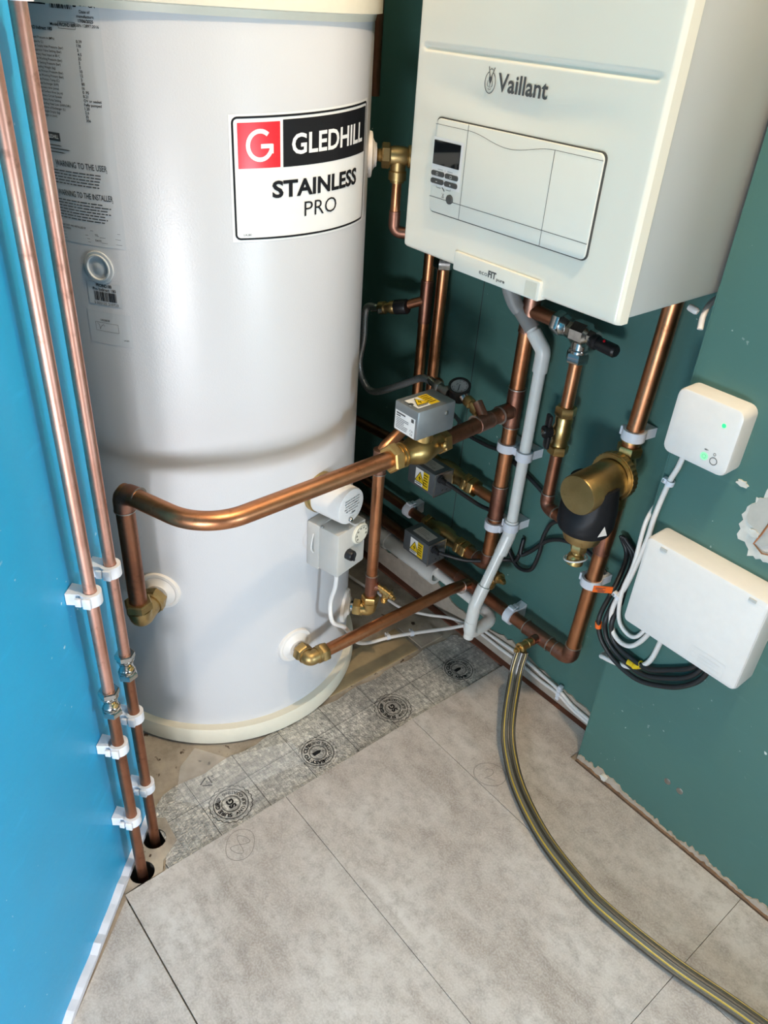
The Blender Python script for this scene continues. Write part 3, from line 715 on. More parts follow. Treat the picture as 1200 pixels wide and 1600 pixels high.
# ---- run A: upper cylinder coil pipe
XA, ZA = -.810, .600
eA = cpt(FA[0], FA[1], .075); vA = V((eA.x, eA.y, 0))
tA = thing('copper_pipe', 'large copper pipe curving across the front of the cylinder to the upper zone valve', 'pipe', eA, 'boiler copper pipework')
p1 = V((vA.x, vA.y, ZA)); p2 = V((XA-.004, .405, ZA)); p3 = V((XA, .735, ZA))
obj('riser', B().cyl((vA.x, vA.y, .385), (0, 0, 1), ZA-.385-.02, .014, 28), 'copperdark', tA)
bend = fillet([p1, p1+(p2-p1)*1.0+V((.012, -.008, 0)), p3], .085, 18)
obj('bent_pipe', B().tube(bend, .014, 28), 'copper', tA)
elbow(tA, (vA.x, vA.y, .4), p1, p1+(p2-p1), .014, .024, .030)
dA = crad(FA[0])
def cyl_elbow(name, label, th, z, L, turn, r, mat='brassdull'):
    d = crad(th); s0 = cpt(th, z, .008); t = thing(name, label, 'fitting', s0, 'brass elbows at the cylinder')
    e = cpt(th, z, L); turn = V(turn).normalized()
    obj('tail', B().lathe(s0, d, [(0, r*.95), (.012, r*.95)], 20), 'chrome', t, label='steel-grey threaded tail')
    obj('compression_nut', B().hexnut(s0+d*.010, d, .016, r*1.6).lathe(s0+d*.026, d, [(0, r*1.4), (.005, r*1.4)], 20), mat, t)
    obj('elbow_body', B().tube(fillet([s0+d*.028, e, e+turn*.026], .016, 8), r*1.25, 20), mat, t)
    obj('compression_nut', B().lathe(e+turn*.016, turn, [(0, r*1.4), (.006, r*1.4)], 20).hexnut(e+turn*.022, turn, .016, r*1.6), mat, t)
    return e
cyl_elbow('brass_elbow', 'brass elbow at the left cylinder outlet under the dark vertical pipe', FA[0], FA[1], .075, (0, 0, 1), .014)
# zone valve body factory
def zone_valve(label, p, d, box_c, box_size, faceinfo, mat, cover_mat):
    pass
# ---- upper zone valve (on run A)
zv = thing('zone_valve', 'large grey zone valve on top of the curved copper pipe, largest of three', 'valve', (XA, .80, .57), 'grey motorised zone valves')
yd = V((0, 1, 0))
b = B().hexnut((XA, .728, ZA), yd, .018, .0245).lathe((XA, .746, ZA), yd, [(0, .019), (.003, .019), (.0035, .021), (.006, .021), (.0065, .019), (.010, .019), (.0105, .021), (.013, .021), (.0135, .018), (.016, .018)], 24)
obj('compression_nut', b, 'brass', zv)
obj('valve_body', B().lathe((XA, .760, ZA), yd, [(0, .018), (.010, .019), (.018, .023), (.035, .0265), (.052, .023), (.062, .019), (.078, .018)], 24).cyl((XA, .797, ZA), (0, 0, 1), .036, .019, 20), 'brass', zv)
obj('compression_nut', B().hexnut((XA, .836, ZA), yd, .017, .0225), 'brass', zv)
obj('body_screw', B().lathe((XA+.022, .828, ZA+.008), (1, 0, .2), [(0, .006), (.005, .006), (.007, .003)], 14), 'brass', zv)
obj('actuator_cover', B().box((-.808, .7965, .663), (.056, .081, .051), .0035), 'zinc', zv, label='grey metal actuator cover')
def warn_label(t, mp, w_, h_, grey=False):
    lb = obj('warning_label', B().grid2(-w_/2, w_/2, -h_/2, h_/2, 1, mp(0)), 'paper', t, 0, 'white and yellow electrical warning label')
    obj('yellow_panel', B().grid2(w_*.08, w_*.5, -h_/2, h_/2, 1, mp(.0004)), 'yellow', lb, 0, 'yellow panel')
    m = mp(.0008); q = h_*.36
    tri = [(-w_*.14-q*1.0, -q*.75), (-w_*.14+q*1.0, -q*.75), (-w_*.14, q)]
    obj('warning_triangle', B().poly2(tri, m), 'yellow', lb, 0, 'yellow triangle')
    b = B().line2(tri, q*.17, mp(.0012), True); x = -w_*.14
    b.poly2([(x+q*.08, q*.45), (x-q*.25, -q*.15), (x-q*.02, -q*.12), (x-q*.1, -q*.6), (x+q*.25, 0), (x+q*.02, -q*.02)], mp(.0012))
    for i in range(5): b.line2([(w_*.13, h_*(.34-.16*i)), (w_*(.44-.05*(i % 2)), h_*(.34-.16*i))], h_*.045, mp(.0012))
    b.line2([(-w_*.44, -h_*.38), (0, -h_*.38)], h_*.04, mp(.0012))
    obj('lettering', b, 'print', lb, 0)
zt = .6886
warn_label(zv, lambda o: plane_map((-.806, .787, zt+.0006+o), (0, 1, 0), (-1, 0, 0)), .046, .033)
mpv = plane_map((-.808, .7557, .661), (1, 0, 0), (0, 0, 1))
lb = obj('rating_label', B().grid2(-.024, .023, -.021, .013, 1, mpv), 'paper', zv, 0, 'white rating label')
mpv2 = plane_map((-.808, .7554, .661), (1, 0, 0), (0, 0, 1)); b = B()
b.line2([(-.021, .009), (.000, .009)], .0026, mpv2); b.line2([(-.021, .005), (-.011, .005)], .002, mpv2)
rn = random.Random(2)
for i in range(7): b.line2([(-.021, .001-.0029*i), (-.021+rn.uniform(.018, .030), .001-.0029*i)], .0010, mpv2)
b.grid2(.014, .020, .005, .011, 1, mpv2); b.text('CE', mpv2, .016, -.018, .004); b.text('CA', mpv2, .016, -.012, .004)
obj('lettering', b, 'greyprint', lb, 0)
obj('cover_screw', B().lathe((-.782, .817, .672), (1, 0, 0), [(0, .0035), (.0035, .0035), (.004, .002)], 12), 'steel', zv)
obj('cover_screw', B().lathe((-.807, .764, .687), (0, 0, 1), [(0, .0045), (.0025, .0045), (.003, .003)], 14), 'steel', zv)
# run A continuation to tee on the mid riser
XM = -.8255
tA2 = thing('copper_pipe', 'short dark copper pipe from the upper zone valve to the riser tee', 'pipe', (XM, .95, ZA-.014), 'boiler copper pipework')
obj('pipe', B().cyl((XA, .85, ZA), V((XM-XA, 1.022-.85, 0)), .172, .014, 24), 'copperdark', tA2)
obj('tee_branch', collar(B(), (XM, 1.015, ZA), (0, 1, 0), .014, .03), 'copperjoint', tA2)
obj('tee', collar(B(), (XM+.006, .955, ZA), V((XM-XA, .17, 0)), .014, .04), 'copperjoint', tA2)
for y_ in (.998, .934): obj('solder_ring', B().ring((XM+.004, y_, ZA), (0, 1, 0), .0165, .013, .0015), 'solder', tA2)
obj('gauge_branch', B().tube([(XM+.006, .957, ZA+.006), (XM-.020, .962, ZA+.026)], .009, 16), 'copperjoint', tA2)

# ---- mid riser (28 mm), boiler to bottom bend
tm = thing('copper_pipe', 'tall copper riser behind the white waste pipe, from boiler down to the lower valve', 'pipe', (XM, 1.04, .24), 'boiler copper pipework')
obj('pipe', B().tube(fillet([(XM, 1.04, .915), (XM, 1.04, .243), (-.93, 1.04, .243)], .03, 8), .014, 24), 'copper', tm)
for z_ in (.605, .40, .785): obj('tee', collar(B(), (XM, 1.04, z_), (0, 0, 1), .014, .075), 'copperjoint', tm)
for z_ in (.642, .566, .437, .362): obj('solder_ring', B().ring((XM, 1.04, z_), (0, 0, 1), .0166, .013, .0016), 'solder', tm)
elbow(tm, (XM, 1.04, .3), (XM, 1.04, .243), (-.9, 1.04, .243), .014, .022, .032)
obj('branch', B().tube([(XM, 1.04, .787), (-.765, 1.04, .787)], .0125, 20), 'copperdark', tm)
obj('valve_branch', B().tube([(XM, 1.04, .398), (-.905, 1.04, .398)], .0112, 20), 'copper', tm)
# drain cock at the bottom bend
t = thing('drain_valve', 'small brass drain cock pointing right at the foot of the riser', 'valve', (-.785, 1.03, .235), 'brass drain cocks')
drain_cock(t, (-.812, 1.03, .248), (1, -.25, .05), (-.1, -.35, -1), 'brassdull', 1.25)

# ---- zone valves 2, 3
def zone_small(z0, x0, name_label, pz):
    t = thing('zone_valve', name_label, 'valve', (x0+.04, 1.0, z0), 'grey motorised zone valves')
    c = V((x0+.0395, .9795, z0+.0255))
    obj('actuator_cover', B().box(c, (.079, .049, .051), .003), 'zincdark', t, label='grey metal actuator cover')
    warn_label(t, lambda o: plane_map((x0+.043, .9547-o, z0+.0255), (1, 0, 0), (0, 0, 1)), .040, .037)
    mp = plane_map((x0+.042, .978, z0+.0513), (1, 0, 0), (0, 1, 0))
    lb = obj('rating_label', B().grid2(-.026, .024, -.013, .014, 1, mp), 'lgrey', t, 0, 'pale grey rating label')
    m2 = plane_map((x0+.042, .978, z0+.0516), (1, 0, 0), (0, 1, 0)); b = B()
    for i in range(4): b.line2([(-.022, .009-.0045*i), (.004+.004*(i % 2), .009-.0045*i)], .0009, m2)
    b.text('CE', m2, .014, -.009, .005); obj('lettering', b, 'greyprint', lb, 0)
    obj('cover_edge', B().box((x0+.0792, .9795, z0+.0255), (.0012, .051, .053), .0004), 'steel', t)
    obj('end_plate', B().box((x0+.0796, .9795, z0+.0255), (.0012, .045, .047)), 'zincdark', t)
    obj('cable_gland', B().lathe((x0+.079, .968, z0+.040), (1, 0, -.1), [(0, .0085), (.005, .0085), (.006, .006), (.018, .0052)], 16), 'black', t)
    b = B()
    for i, (yy, zz) in enumerate(((.985, .020), (.994, .016), (.990, .008), (.978, .010))): b.cyl((x0+.0798, yy, z0+zz), (1, 0, 0), .0008, .0025, 10)
    obj('knockouts', b, 'gap', t)
    xd = V((1, 0, 0))
    obj('valve_body', B().lathe((x0-.012, 1.04, pz), xd, [(0, .015), (.012, .015), (.025, .02), (.045, .022), (.065, .02), (.078, .015), (.095, .015)], 20).cyl((x0+.033, 1.045, pz), (0, -1, .1), .045, .015, 16), 'brassdull', t)
    b = B().hexnut((x0+.083, 1.04, pz), xd, .012, .0205).lathe((x0+.095, 1.04, pz), xd, [(0, .017), (.003, .017), (.0035, .0185), (.006, .0185)], 20).hexnut((x0+.101, 1.04, pz), xd, .014, .020)
    obj('compression_nut', b, 'brass', t)
    obj('compression_nut', B().hexnut((x0-.022, 1.04, pz), xd, .014, .020), 'brassdull', t)
zone_small(.388, -1.0, 'middle grey zone valve with black cable, hung below the largest one', .398)
zone_small(.219, -.995, 'lowest grey zone valve, just above the white waste pipe', .243)
# pipe left of valves, going back to the far corner
t = thing('copper_pipe', 'copper pipe entering the lowest zone valve from the dark corner', 'pipe', (-1.2, 1.04, .23), 'boiler copper pipework')
obj('pipe', B().tube([(-1.60, 1.04, .243), (-1.012, 1.04, .243)], .011, 20), 'copperdark', t)
t = thing('copper_pipe', 'copper pipe behind the middle zone valve in the dark corner', 'pipe', (-1.2, 1.04, .38), 'boiler copper pipework')
obj('pipe', B().tube(fillet([(-1.6, 1.04, .36), (-1.06, 1.04, .398), (-1.016, 1.04, .398)], .03), .011, 20), 'copperdark', t)

# ---- low horizontal pipe and right riser
ZL, XR = .163, -.586
tl = thing('copper_pipe', 'long low copper pipe along the teal wall, joining the right riser with a bend', 'pipe', (-.9, 1.04, ZL-.014), 'boiler copper pipework')
obj('pipe', B().tube([(-1.6, 1.04, ZL+.008), (-.86, 1.04, ZL+.002), (XR-.03, 1.04, ZL)], .0135, 24), 'copperdark', tl)
elbow(tl, (-.7, 1.04, ZL), (XR, 1.04, ZL), (XR, 1.04, .3), .014, .024, .036)
obj('tee', collar(B(), (-.862, 1.04, ZL+.002), (1, 0, 0), .0135, .075), 'copperjoint', tl); obj('tee', collar(B(), (-.668, 1.04, ZL), (1, 0, 0), .0135, .06), 'copperjoint', tl)
for x_ in (-.825, -.70, -.638): obj('solder_ring', B().ring((x_, 1.04, ZL+.0005), (1, 0, 0), .0165, .013, .0016), 'solder', tl)
obj('drain_branch', B().tube([(-.664, 1.04, ZL), (-.662, 1.012, ZL+.004)], .0095, 16), 'copperjoint', tl)
tr = thing('copper_pipe', 'right copper riser below the brass filter, beside the pillar', 'pipe', (XR, 1.04, ZL), 'boiler copper pipework')
obj('pipe', B().cyl((XR, 1.04, ZL+.03), (.012, 0, .42), .39, .014, 24), 'copper', tr)
obj('coupling', collar(B(), (-.5805, 1.04, .462), (0, 0, 1), .014, .075), 'copperjoint', tr)
tr2 = thing('copper_pipe', 'right copper riser between the boiler underside and the brass filter', 'pipe', (-.575, 1.04, .64), 'boiler copper pipework')
obj('pipe', B().cyl((-.579, 1.04, .635), (.009, 0, .28), .285, .014, 24), 'copper', tr2)
# ---- run B: lower cylinder pipe to the low pipe
eB = cyl_elbow('brass_elbow', 'brass elbow at the lowest cylinder outlet, near the base rim', FBn[0], FBn[1], .048, (0, 1, -.02), .0115)
tB = thing('copper_pipe', 'copper pipe from the lowest cylinder outlet to the low wall pipe', 'pipe', eB, 'boiler copper pipework')
obj('pipe', B().tube(fillet([eB+V((0, .022, 0)), (-.853, .965, .192), (-.862, 1.03, ZL+.010)], .06), .0118, 24), 'copper', tB)
obj('solder_ring', B().ring((-.8575, 1.004, .178), (-.2, 1, -.4), .0145, .011, .0018), 'solder', tB)
# ---- run C: outlet on the right of the cylinder
eC = cyl_elbow('brass_elbow', 'brass elbow at the right cylinder outlet, below the drain cock', FC[0], FC[1], .052, (0, 0, 1), .0115, 'brass')
tC = thing('copper_pipe', 'vertical copper pipe right of the thermostat box, beside the cylinder', 'pipe', eC, 'boiler copper pipework')
xc, yc = eC.x, eC.y
obj('pipe', B().tube(fillet([(xc, yc, .20), (xc, yc, .535), (xc-.01, yc+.13, .60), (xc-.06, 1.0, .60)], .03), .0112, 22), 'copper', tC)
for z_ in (.232, .515): obj('tee', collar(B(), (xc, yc, z_), (0, 0, 1), .0112, .05), 'copperjoint', tC)
for z_ in (.256, .49): obj('solder_ring', B().ring((xc, yc, z_), (0, 0, 1), .0138, .011, .0015), 'solder', tC)
obj('drain_branch', B().tube([(xc, yc, .225), (xc+.014, yc+.009, .229)], .0085, 14), 'copperjoint', tC)
t = thing('drain_valve', 'small brass drain cock on the vertical pipe beside the cylinder', 'valve', (xc+.02, yc+.03, .20), 'brass drain cocks')
drain_cock(t, (xc+.012, yc+.008, .229), (.93, .22, -.22), (-.05, -.15, -1), 'brass', .95)
# ---- run D: brass tee near the top right of the cylinder
d = crad(FD[0]); s0 = cpt(FD[0], FD[1], .010); zD = FD[1]
t = thing('brass_tee', 'brass tee at the upper right cylinder outlet, left of the boiler', 'fitting', s0)
obj('tail', B().lathe(s0, d, [(0, .0085), (.003, .0098), (.005, .0085), (.008, .0098), (.012, .0085)], 18), 'brass', t)
obj('compression_nut', B().hexnut(s0+d*.010, d, .013, .0185), 'brassdull', t)
b = B().lathe(s0+d*.023, d, [(0, .013), (.006, .0145), (.020, .0145), (.026, .013), (.028, .0165), (.046, .0165)], 22).lathe(s0+d*.036+V((0, 0, -.008)), (0, 0, -1), [(0, .012), (.012, .012), (.014, .014), (.026, .014), (.027, .011), (.030, .011)], 20)
obj('tee_body', b, 'brassdull', t)
q = s0+d*.036
t = thing('copper_pipe', 'thin copper pipe hanging from the brass tee left of the boiler', 'pipe', q+V((0, 0, -.1)))
obj('pipe', B().tube([q+V((0, 0, -.034)), (q.x, q.y, .925)], .0077, 18), 'copper', t)
obj('elbow', B().tube(fillet([(q.x, q.y, .932), (q.x, q.y, .900), (q.x+.038, q.y+.03, .900)], .012), .0092, 18), 'copperjoint', t)
t = thing('copper_pipe', 'dark vertical copper pipe in the shadow behind the top of the cylinder', 'pipe', (-1.235, 1.02, 1.0))
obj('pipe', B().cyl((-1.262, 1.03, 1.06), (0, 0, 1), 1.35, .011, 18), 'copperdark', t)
# ---- the two thinner risers left under the boiler
ta = thing('copper_pipe', 'left copper riser under the boiler with a side branch to the braided hose', 'pipe', (-1.081, 1.04, .4), 'boiler copper pipework')
obj('pipe', B().cyl((-1.083, 1.04, .37), (0, 0, 1), .56, .011, 22), 'copper', ta)
obj('tee', collar(B(), (-1.083, 1.04, .725), (0, 0, 1), .011, .085), 'copperjoint', ta)
obj('branch', B().tube([(-1.083, 1.04, .728), (-1.105, 1.008, .716)], .009, 16), 'copperdark', ta)
tb = thing('copper_pipe', 'second copper riser under the boiler with a steel nut at its top', 'pipe', (-1.043, 1.04, .4), 'boiler copper pipework')
obj('pipe', B().cyl((-1.043, 1.04, .45), (0, 0, 1), .36, .011, 22), 'copper', tb)
obj('union_nut', B().hexnut((-1.043, 1.04, .800), (0, 0, 1), .020, .0205), 'chrome', tb)
obj('union_tail', B().cyl((-1.043, 1.04, .82), (0, 0, 1), .095, .016, 22), 'greypipe', tb, label='grey tail above the nut')

# ---- filling loop: check valve, braided hose, gauge
t = thing('filling_valve', 'black and grey filling valve at the upper end of the braided hose', 'valve', (-1.15, .99, .69))
p = V((-1.097, 1.006, .716)); d = V((-.93, -.30, -.27)).normalized()
obj('black_cap', B().lathe(p, d, [(0, .013), (.002, .0145), (.026, .0145), (.028, .011)], 20), 'black', t)
b = B().lathe(p+d*.028, d, [(0, .011), (.004, .013), (.010, .013), (.011, .010), (.022, .010), (.024, .0125), (.036, .0125), (.040, .008)], 18)
obj('valve_body', b, 'brassdull', t)
obj('lever', B().box(p+d*.052+V((0, 0, -.004)), (.006, .040, .010), .002, frame(d)[0:3] if False else None), 'chrome', t)
e0 = p+d*.068
t = thing('braided_hose', 'braided steel filling hose looping left behind the upper zone valve', 'hose', (-1.15, .97, .53))
hp = spline([e0, e0+d*.03, (-1.180, .968, .630), (-1.186, .965, .575), (-1.170, .966, .540), (-1.135, .968, .530), (-1.06, .97, .574), (-1.0, .968, .612), (-.962, .965, .617)], 8)
obj('braid', B().tube(hp, .0070, 14), 'braid', t)
obj('ferrule', B().tube([e0-d*.004, e0+d*.016], .0075, 14), 'chrome', t)
obj('ferrule', B().tube([(-.975, .967, .618), (-.955, .963, .616)], .0075, 14), 'chrome', t)
gv = thing('pressure_gauge', 'round black pressure gauge with grey dial behind the upper zone valve', 'gauge', (-.90, .96, .60))
obj('hose_coupling', B().hexnut((-.957, .964, .616), (1, -.02, -.03), .014, .0115).lathe((-.943, .963, .616), (1, 0, -.05), [(0, .008), (.012, .008), (.014, .0105), (.026, .0105)], 16), 'steel', gv)
gd = V((.22, -.34, .90)).normalized(); gc = V((-.899, .968, .634))
obj('gauge_body', B().lathe(gc-gd*.030, gd, [(0, .015), (.004, .0185), (.024, .0200), (.030, .0210), (.033, .0205), (.0335, .0168), (.031, .0160), (.031, .001)], 36), 'black', gv)
gu, gw, _ = frame(gd)
mg = plane_map(gc+gd*.0016, gu, gw); mg2 = plane_map(gc+gd*.0022, gu, gw)
obj('gauge_face', B().poly2(circ((0, 0), .0158, 28), mg), 'greyface', gv, 0)
b = B().line2(cpts(.014, R(-40), R(220), 24), .0006, mg2)
for i in range(9):
    a = R(220-32.5*i); b.line2([(.0115*math.cos(a), .0115*math.sin(a)), (.014*math.cos(a), .014*math.sin(a))], .0007, mg2)
    b.text(str(i//2), mg2, .0088*math.cos(a), .0088*math.sin(a)-.001, .0022) if i % 2 == 0 else None
b.text('bar', mg2, 0, -.007, .0025); b.line2([(-.003, -.002), (.010, .006)], .0012, mg2)
obj('gauge_marks', b, 'print', gv, 0)
p = V((-.888, .966, .620))
obj('gauge_stem', B().lathe((-.892, .966, .628), (.55, .1, -.5), [(0, .006), (.006, .006), (.007, .0095), (.016, .0095), (.018, .007)], 16), 'chrome', gv)
b = B().lathe((-.878, .966, .619), (.78, -.05, -.22), [(0, .0075), (.004, .0105), (.016, .0105), (.018, .008), (.024, .008), (.026, .0115), (.040, .0115), (.042, .009)], 16)
obj('check_valve', b, 'brassdull', gv)

# ---- pressure relief valve column
t = thing('bypass_valve', 'nickel angle valve with black ribbed handle under the boiler', 'valve', (-.712, 1.04, .76))
xd = V((1, 0, 0)); pc = V((-.712, 1.038, .779))
b = B().hexnut((-.768, 1.038, .786), xd, .016, .020).lathe((-.752, 1.038, .785), xd, [(0, .016), (.003, .018), (.006, .016), (.014, .015)], 20)
obj('union_nut', b, 'chrome', t)
b = B().lathe((-.745, 1.038, .783), xd, [(0, .014), (.016, .016), (.020, .0205), (.045, .0205), (.050, .014), (.062, .013)], 8, .39)
obj('valve_body', b, 'chrome', t)
b = B().lathe((-.712, 1.038, .772), (0, 0, -1), [(0, .014), (.014, .014), (.016, .0165), (.020, .0165)], 20).hexnut((-.712, 1.038, .752), (0, 0, -1), .017, .0195)
obj('union_nut', b, 'chrome', t)
obj('handle', B().lathe((-.688, 1.032, .781), (1, -.12, .0), [(0, .010), (.006, .0125), (.012, .0125), (.014, .0095), (.020, .0105), (.050, .0105), (.053, .008)], 10), 'black', t, label='black ribbed handle')
obj('red_dot', B().cyl((-.660, 1.0245, .790), (.1, -.6, .8), .002, .002, 10), 'red', t)
tv = thing('copper_pipe', 'copper pipe between the nickel angle valve and the brass ball valve', 'pipe', (-.712, 1.038, .64), 'boiler copper pipework')
obj('pipe', B().cyl((-.712, 1.038, .648), (0, 0, 1), .092, .0112, 22), 'copper', tv)
t = thing('ball_valve', 'brass ball valve with black butterfly lever on the middle pipe', 'valve', (-.712, 1.038, .575))
zz = V((0, 0, 1))
obj('compression_nut', B().hexnut((-.712, 1.038, .636), zz, .018, .0185), 'brass', t)
obj('valve_body', B().lathe((-.712, 1.038, .578), zz, [(0, .013), (.004, .0155), (.012, .0145), (.016, .0165), (.036, .0165), (.042, .0145), (.054, .0155), (.060, .013)], 20), 'brass', t)
obj('compression_nut', B().hexnut((-.712, 1.038, .563), zz, .016, .0185), 'brass', t)
ld = V((-.45, -.89, 0)).normalized(); lp = V((-.712, 1.038, .607)); lu = V((0, 0, 1)); ls = ld.cross(lu)
obj('spindle', B().cyl(lp, ld, .026, .007, 14), 'brass', t)
b = B().cyl(lp+ld*.020, ld, .014, .011, 18)
for s in (-1, 1): b.box(lp+ld*.026+lu*s*.018+ls*s*.003, (.017, .008, .026), .0035, (ls, ld, lu))
obj('butterfly_lever', b, 'black', t)
obj('lever_screw', B().lathe(lp+ld*.034, ld, [(0, .0048), (.002, .0045), (.003, .002)], 12), 'chrome', t)
tv2 = thing('copper_pipe', 'copper pipe with elbow between the brass ball valve and the black filter sleeve', 'pipe', (-.712, 1.038, .45), 'boiler copper pipework')
obj('pipe', B().tube(fillet([(-.712, 1.038, .565), (-.712, 1.038, .452), (-.62, 1.02, .452)], .02), .0112, 22), 'copperdark', tv2)
elbow(tv2, (-.712, 1.038, .5), (-.712, 1.038, .452), (-.62, 1.02, .452), .0112, .02, .028)

# ---- magnetic filter
mf = thing('magnetic_filter', 'brass magnetic filter with black magnet sleeve on the right riser', 'filter', (-.58, .955, .43))
obj('union_nut', B().hexnut((-.579, 1.04, .640), (0, 0, -1), .017, .021).lathe((-.579, 1.04, .648), (0, 0, 1), [(0, .0175), (.004, .0175)], 20), 'brass', mf)
obj('pipe_branch', B().lathe((-.580, 1.04, .626), (0, 0, -1), [(0, .014), (.012, .0155), (.02, .018), (.10, .018), (.112, .015)], 22), 'brassdull', mf)
b = B(); pr = []
u, w_, dd = frame((0, -1, 0)); seg = 64
for tt in (0, .012):
    b.v += [V((-.58, 1.022, .590))+dd*tt+u*((.0400+.0012*(k % 2))*math.cos(2*PI*k/seg))+w_*((.0400+.0012*(k % 2))*math.sin(2*PI*k/seg)) for k in range(seg)]
b.f += [(k, (k+1) % seg, seg+(k+1) % seg, seg+k) for k in range(seg)]+[tuple(range(seg))[::-1], tuple(range(seg, 2*seg))]
obj('knurled_ring', b, 'brassdull', mf, 20)
obj('ring_lip', B().ring((-.58, 1.010, .590), (0, -1, 0), .0390, .033, .003, 48), 'brass', mf)
obj('brass_body', B().lathe((-.58, 1.008, .587), (0, -1, -.02), [(0, .0335), (.0845, .0335), (.0867, .0322), (.087, .0005)], 48), 'brassdull', mf)
b = B(); seg = 64; cs = V((-.582, .967, 0)); vs = []; fs = []
rows = 8
def ztop(a):
    xx = abs(.046*math.cos(a)); return .584-math.sqrt(max(0, .0350**2-xx*xx)) if xx < .0350 else .584+.012*min(1, (xx-.0350)/.008)
for side in (0, 1):
    for i in range(rows+1):
        for k in range(seg):
            a = 2*PI*k/seg; zt = ztop(a); z = .508+(zt-.508)*i/rows
            r = (.0462 if side == 0 else .0352)
            if side == 0: r += (-.003 if i == 0 else 0)+(-.0045*max(0, (i-4)/3))
            vs.append(cs+V((r*math.cos(a), r*math.sin(a), z)))
n1 = (rows+1)*seg
for i in range(rows):
    for k in range(seg):
        k2 = (k+1) % seg
        fs.append((i*seg+k, i*seg+k2, (i+1)*seg+k2, (i+1)*seg+k)); fs.append((n1+i*seg+k, n1+(i+1)*seg+k, n1+(i+1)*seg+k2, n1+i*seg+k2))
for k in range(seg):
    k2 = (k+1) % seg; fs.append((rows*seg+k, rows*seg+k2, n1+rows*seg+k2, n1+rows*seg+k)); fs.append((k, n1+k, n1+k2, k2))
b.add(vs, fs); obj('magnet_sleeve', b, 'rubber', mf, 50, 'black magnet sleeve')
a = R(-18); dr = V((math.cos(a), math.sin(a), 0)); mpf = plane_map(cs+dr*.0474+V((0, 0, .5285)), (-math.sin(a), math.cos(a), 0), (0, 0, 1))
tt = obj('warning_triangle', B().poly2([(-.009, -.009), (.009, -.009), (0, .010)], mpf), 'paper', mf, 0, 'small pale warning triangle')
b = B().lathe((-.582, .967, .555), (0, 0, -1), [(0, .030), (.03, .0345), (.040, .0345), (.056, .0345), (.062, .0325), (.070, .030), (.074, .022), (.075, .013), (.084, .012)], 36)
obj('lower_body', b, 'brassdull', mf)
obj('drain_nut', B().hexnut((-.582, .967, .473), (0, 0, -1), .015, .0145), 'brass', mf)
b = B().lathe((-.582, .967, .460), (0, -.1, -1), [(0, .009), (.008, .009), (.010, .0125), (.014, .0145), (.026, .0145), (.028, .012), (.028, .004)], 24)
obj('drain_cap', b, 'brass', mf)
obj('cap_strap', B().tube([V((-.582, .965, .444))+V((.0185*math.cos(q), .0185*math.sin(q), .006*math.cos(q))) for q in [k*2*PI/28 for k in range(28)]], .0016, 8, closed=True), 'white', mf, label='white cap strap')

# ---- white waste / condensate pipe
XW = -.783
t = thing('waste_pipe', 'white plastic waste pipe running down the teal wall from the grey flexible hose', 'pipe', (XW, 1.0, .10))
path = [(-.812, 1.035, .7585), (XW, 1.04, .728), (XW, 1.04, .352), (XW, .974, .205), (XW, .965, .112)]
obj('pipe', B().tube(fillet(path, [.018, .03, .02], 8), .0108, 22), 'whitepipe', t)
obj('elbow', B().tube(fillet([(-.808, 1.036, .7545), (XW, 1.04, .728), (XW, 1.04, .690)], .018), .0132, 22), 'whitepipe', t)
obj('elbow', B().tube(fillet([(XW, 1.04, .380), (XW, 1.04, .345), (XW, 1.022, .305)], .03), .0132, 22), 'whitepipe', t)
obj('elbow', B().tube(fillet([(XW, .988, .238), (XW, .970, .197), (XW, .966, .150)], .03), .0132, 22), 'whitepipe', t)
obj('elbow', B().tube(fillet([(XW, .966, .158), (XW, .965, .122), (XW, 1.010, .122)], .016), .0135, 22), 'whitepipe', t)
obj('elbow', B().tube(fillet([(XW, .995, .122), (XW, 1.040, .126), (XW-.045, 1.04, .130)], .022), .0132, 22), 'whitepipe', t)
obj('tail_pipe', B().tube([(XW-.03, 1.04, .129), (-.965, 1.04, .134)], .0108, 22), 'whitepipe', t)
t = thing('waste_pipe', 'wide white socket waste pipe low along the wall below the zone valves', 'pipe', (-1.2, 1.04, .11))
obj('pipe', B().lathe((-1.6, 1.036, .122), V((.64, 0, .006)), [(0, .0185), (.455, .0185), (.456, .0225), (.475, .0225), (.476, .0200), (.60, .0200), (.601, .0225), (.640, .0225), (.640, .0145), (.60, .0135)], 28), 'whitepipe', t)
t = thing('flexible_hose', 'grey ribbed flexible hose from the boiler into the white waste pipe', 'hose', (-.83, 1.0, .78))
hp = fillet([(-.822, .965, .918), (-.829, .985, .845), (-.842, 1.02, .790), (-.836, 1.03, .778)], .05, 8)
hp = spline([(-.80, .935, .905), (-.822, .970, .845), (-.836, 1.005, .806), (-.846, 1.034, .783)], 14)
pts = []; rs = []
for i, p in enumerate(hp): pts.append(p); rs.append(.0130 if i % 2 else .0096)
obj('ribbed_hose', B().tube(pts, rs, 18), 'greypipe', t, 25)
obj('sleeve', B().tube([(-.842, 1.033, .786), (-.812, 1.037, .758)], .0142, 22), 'greypipe', t)

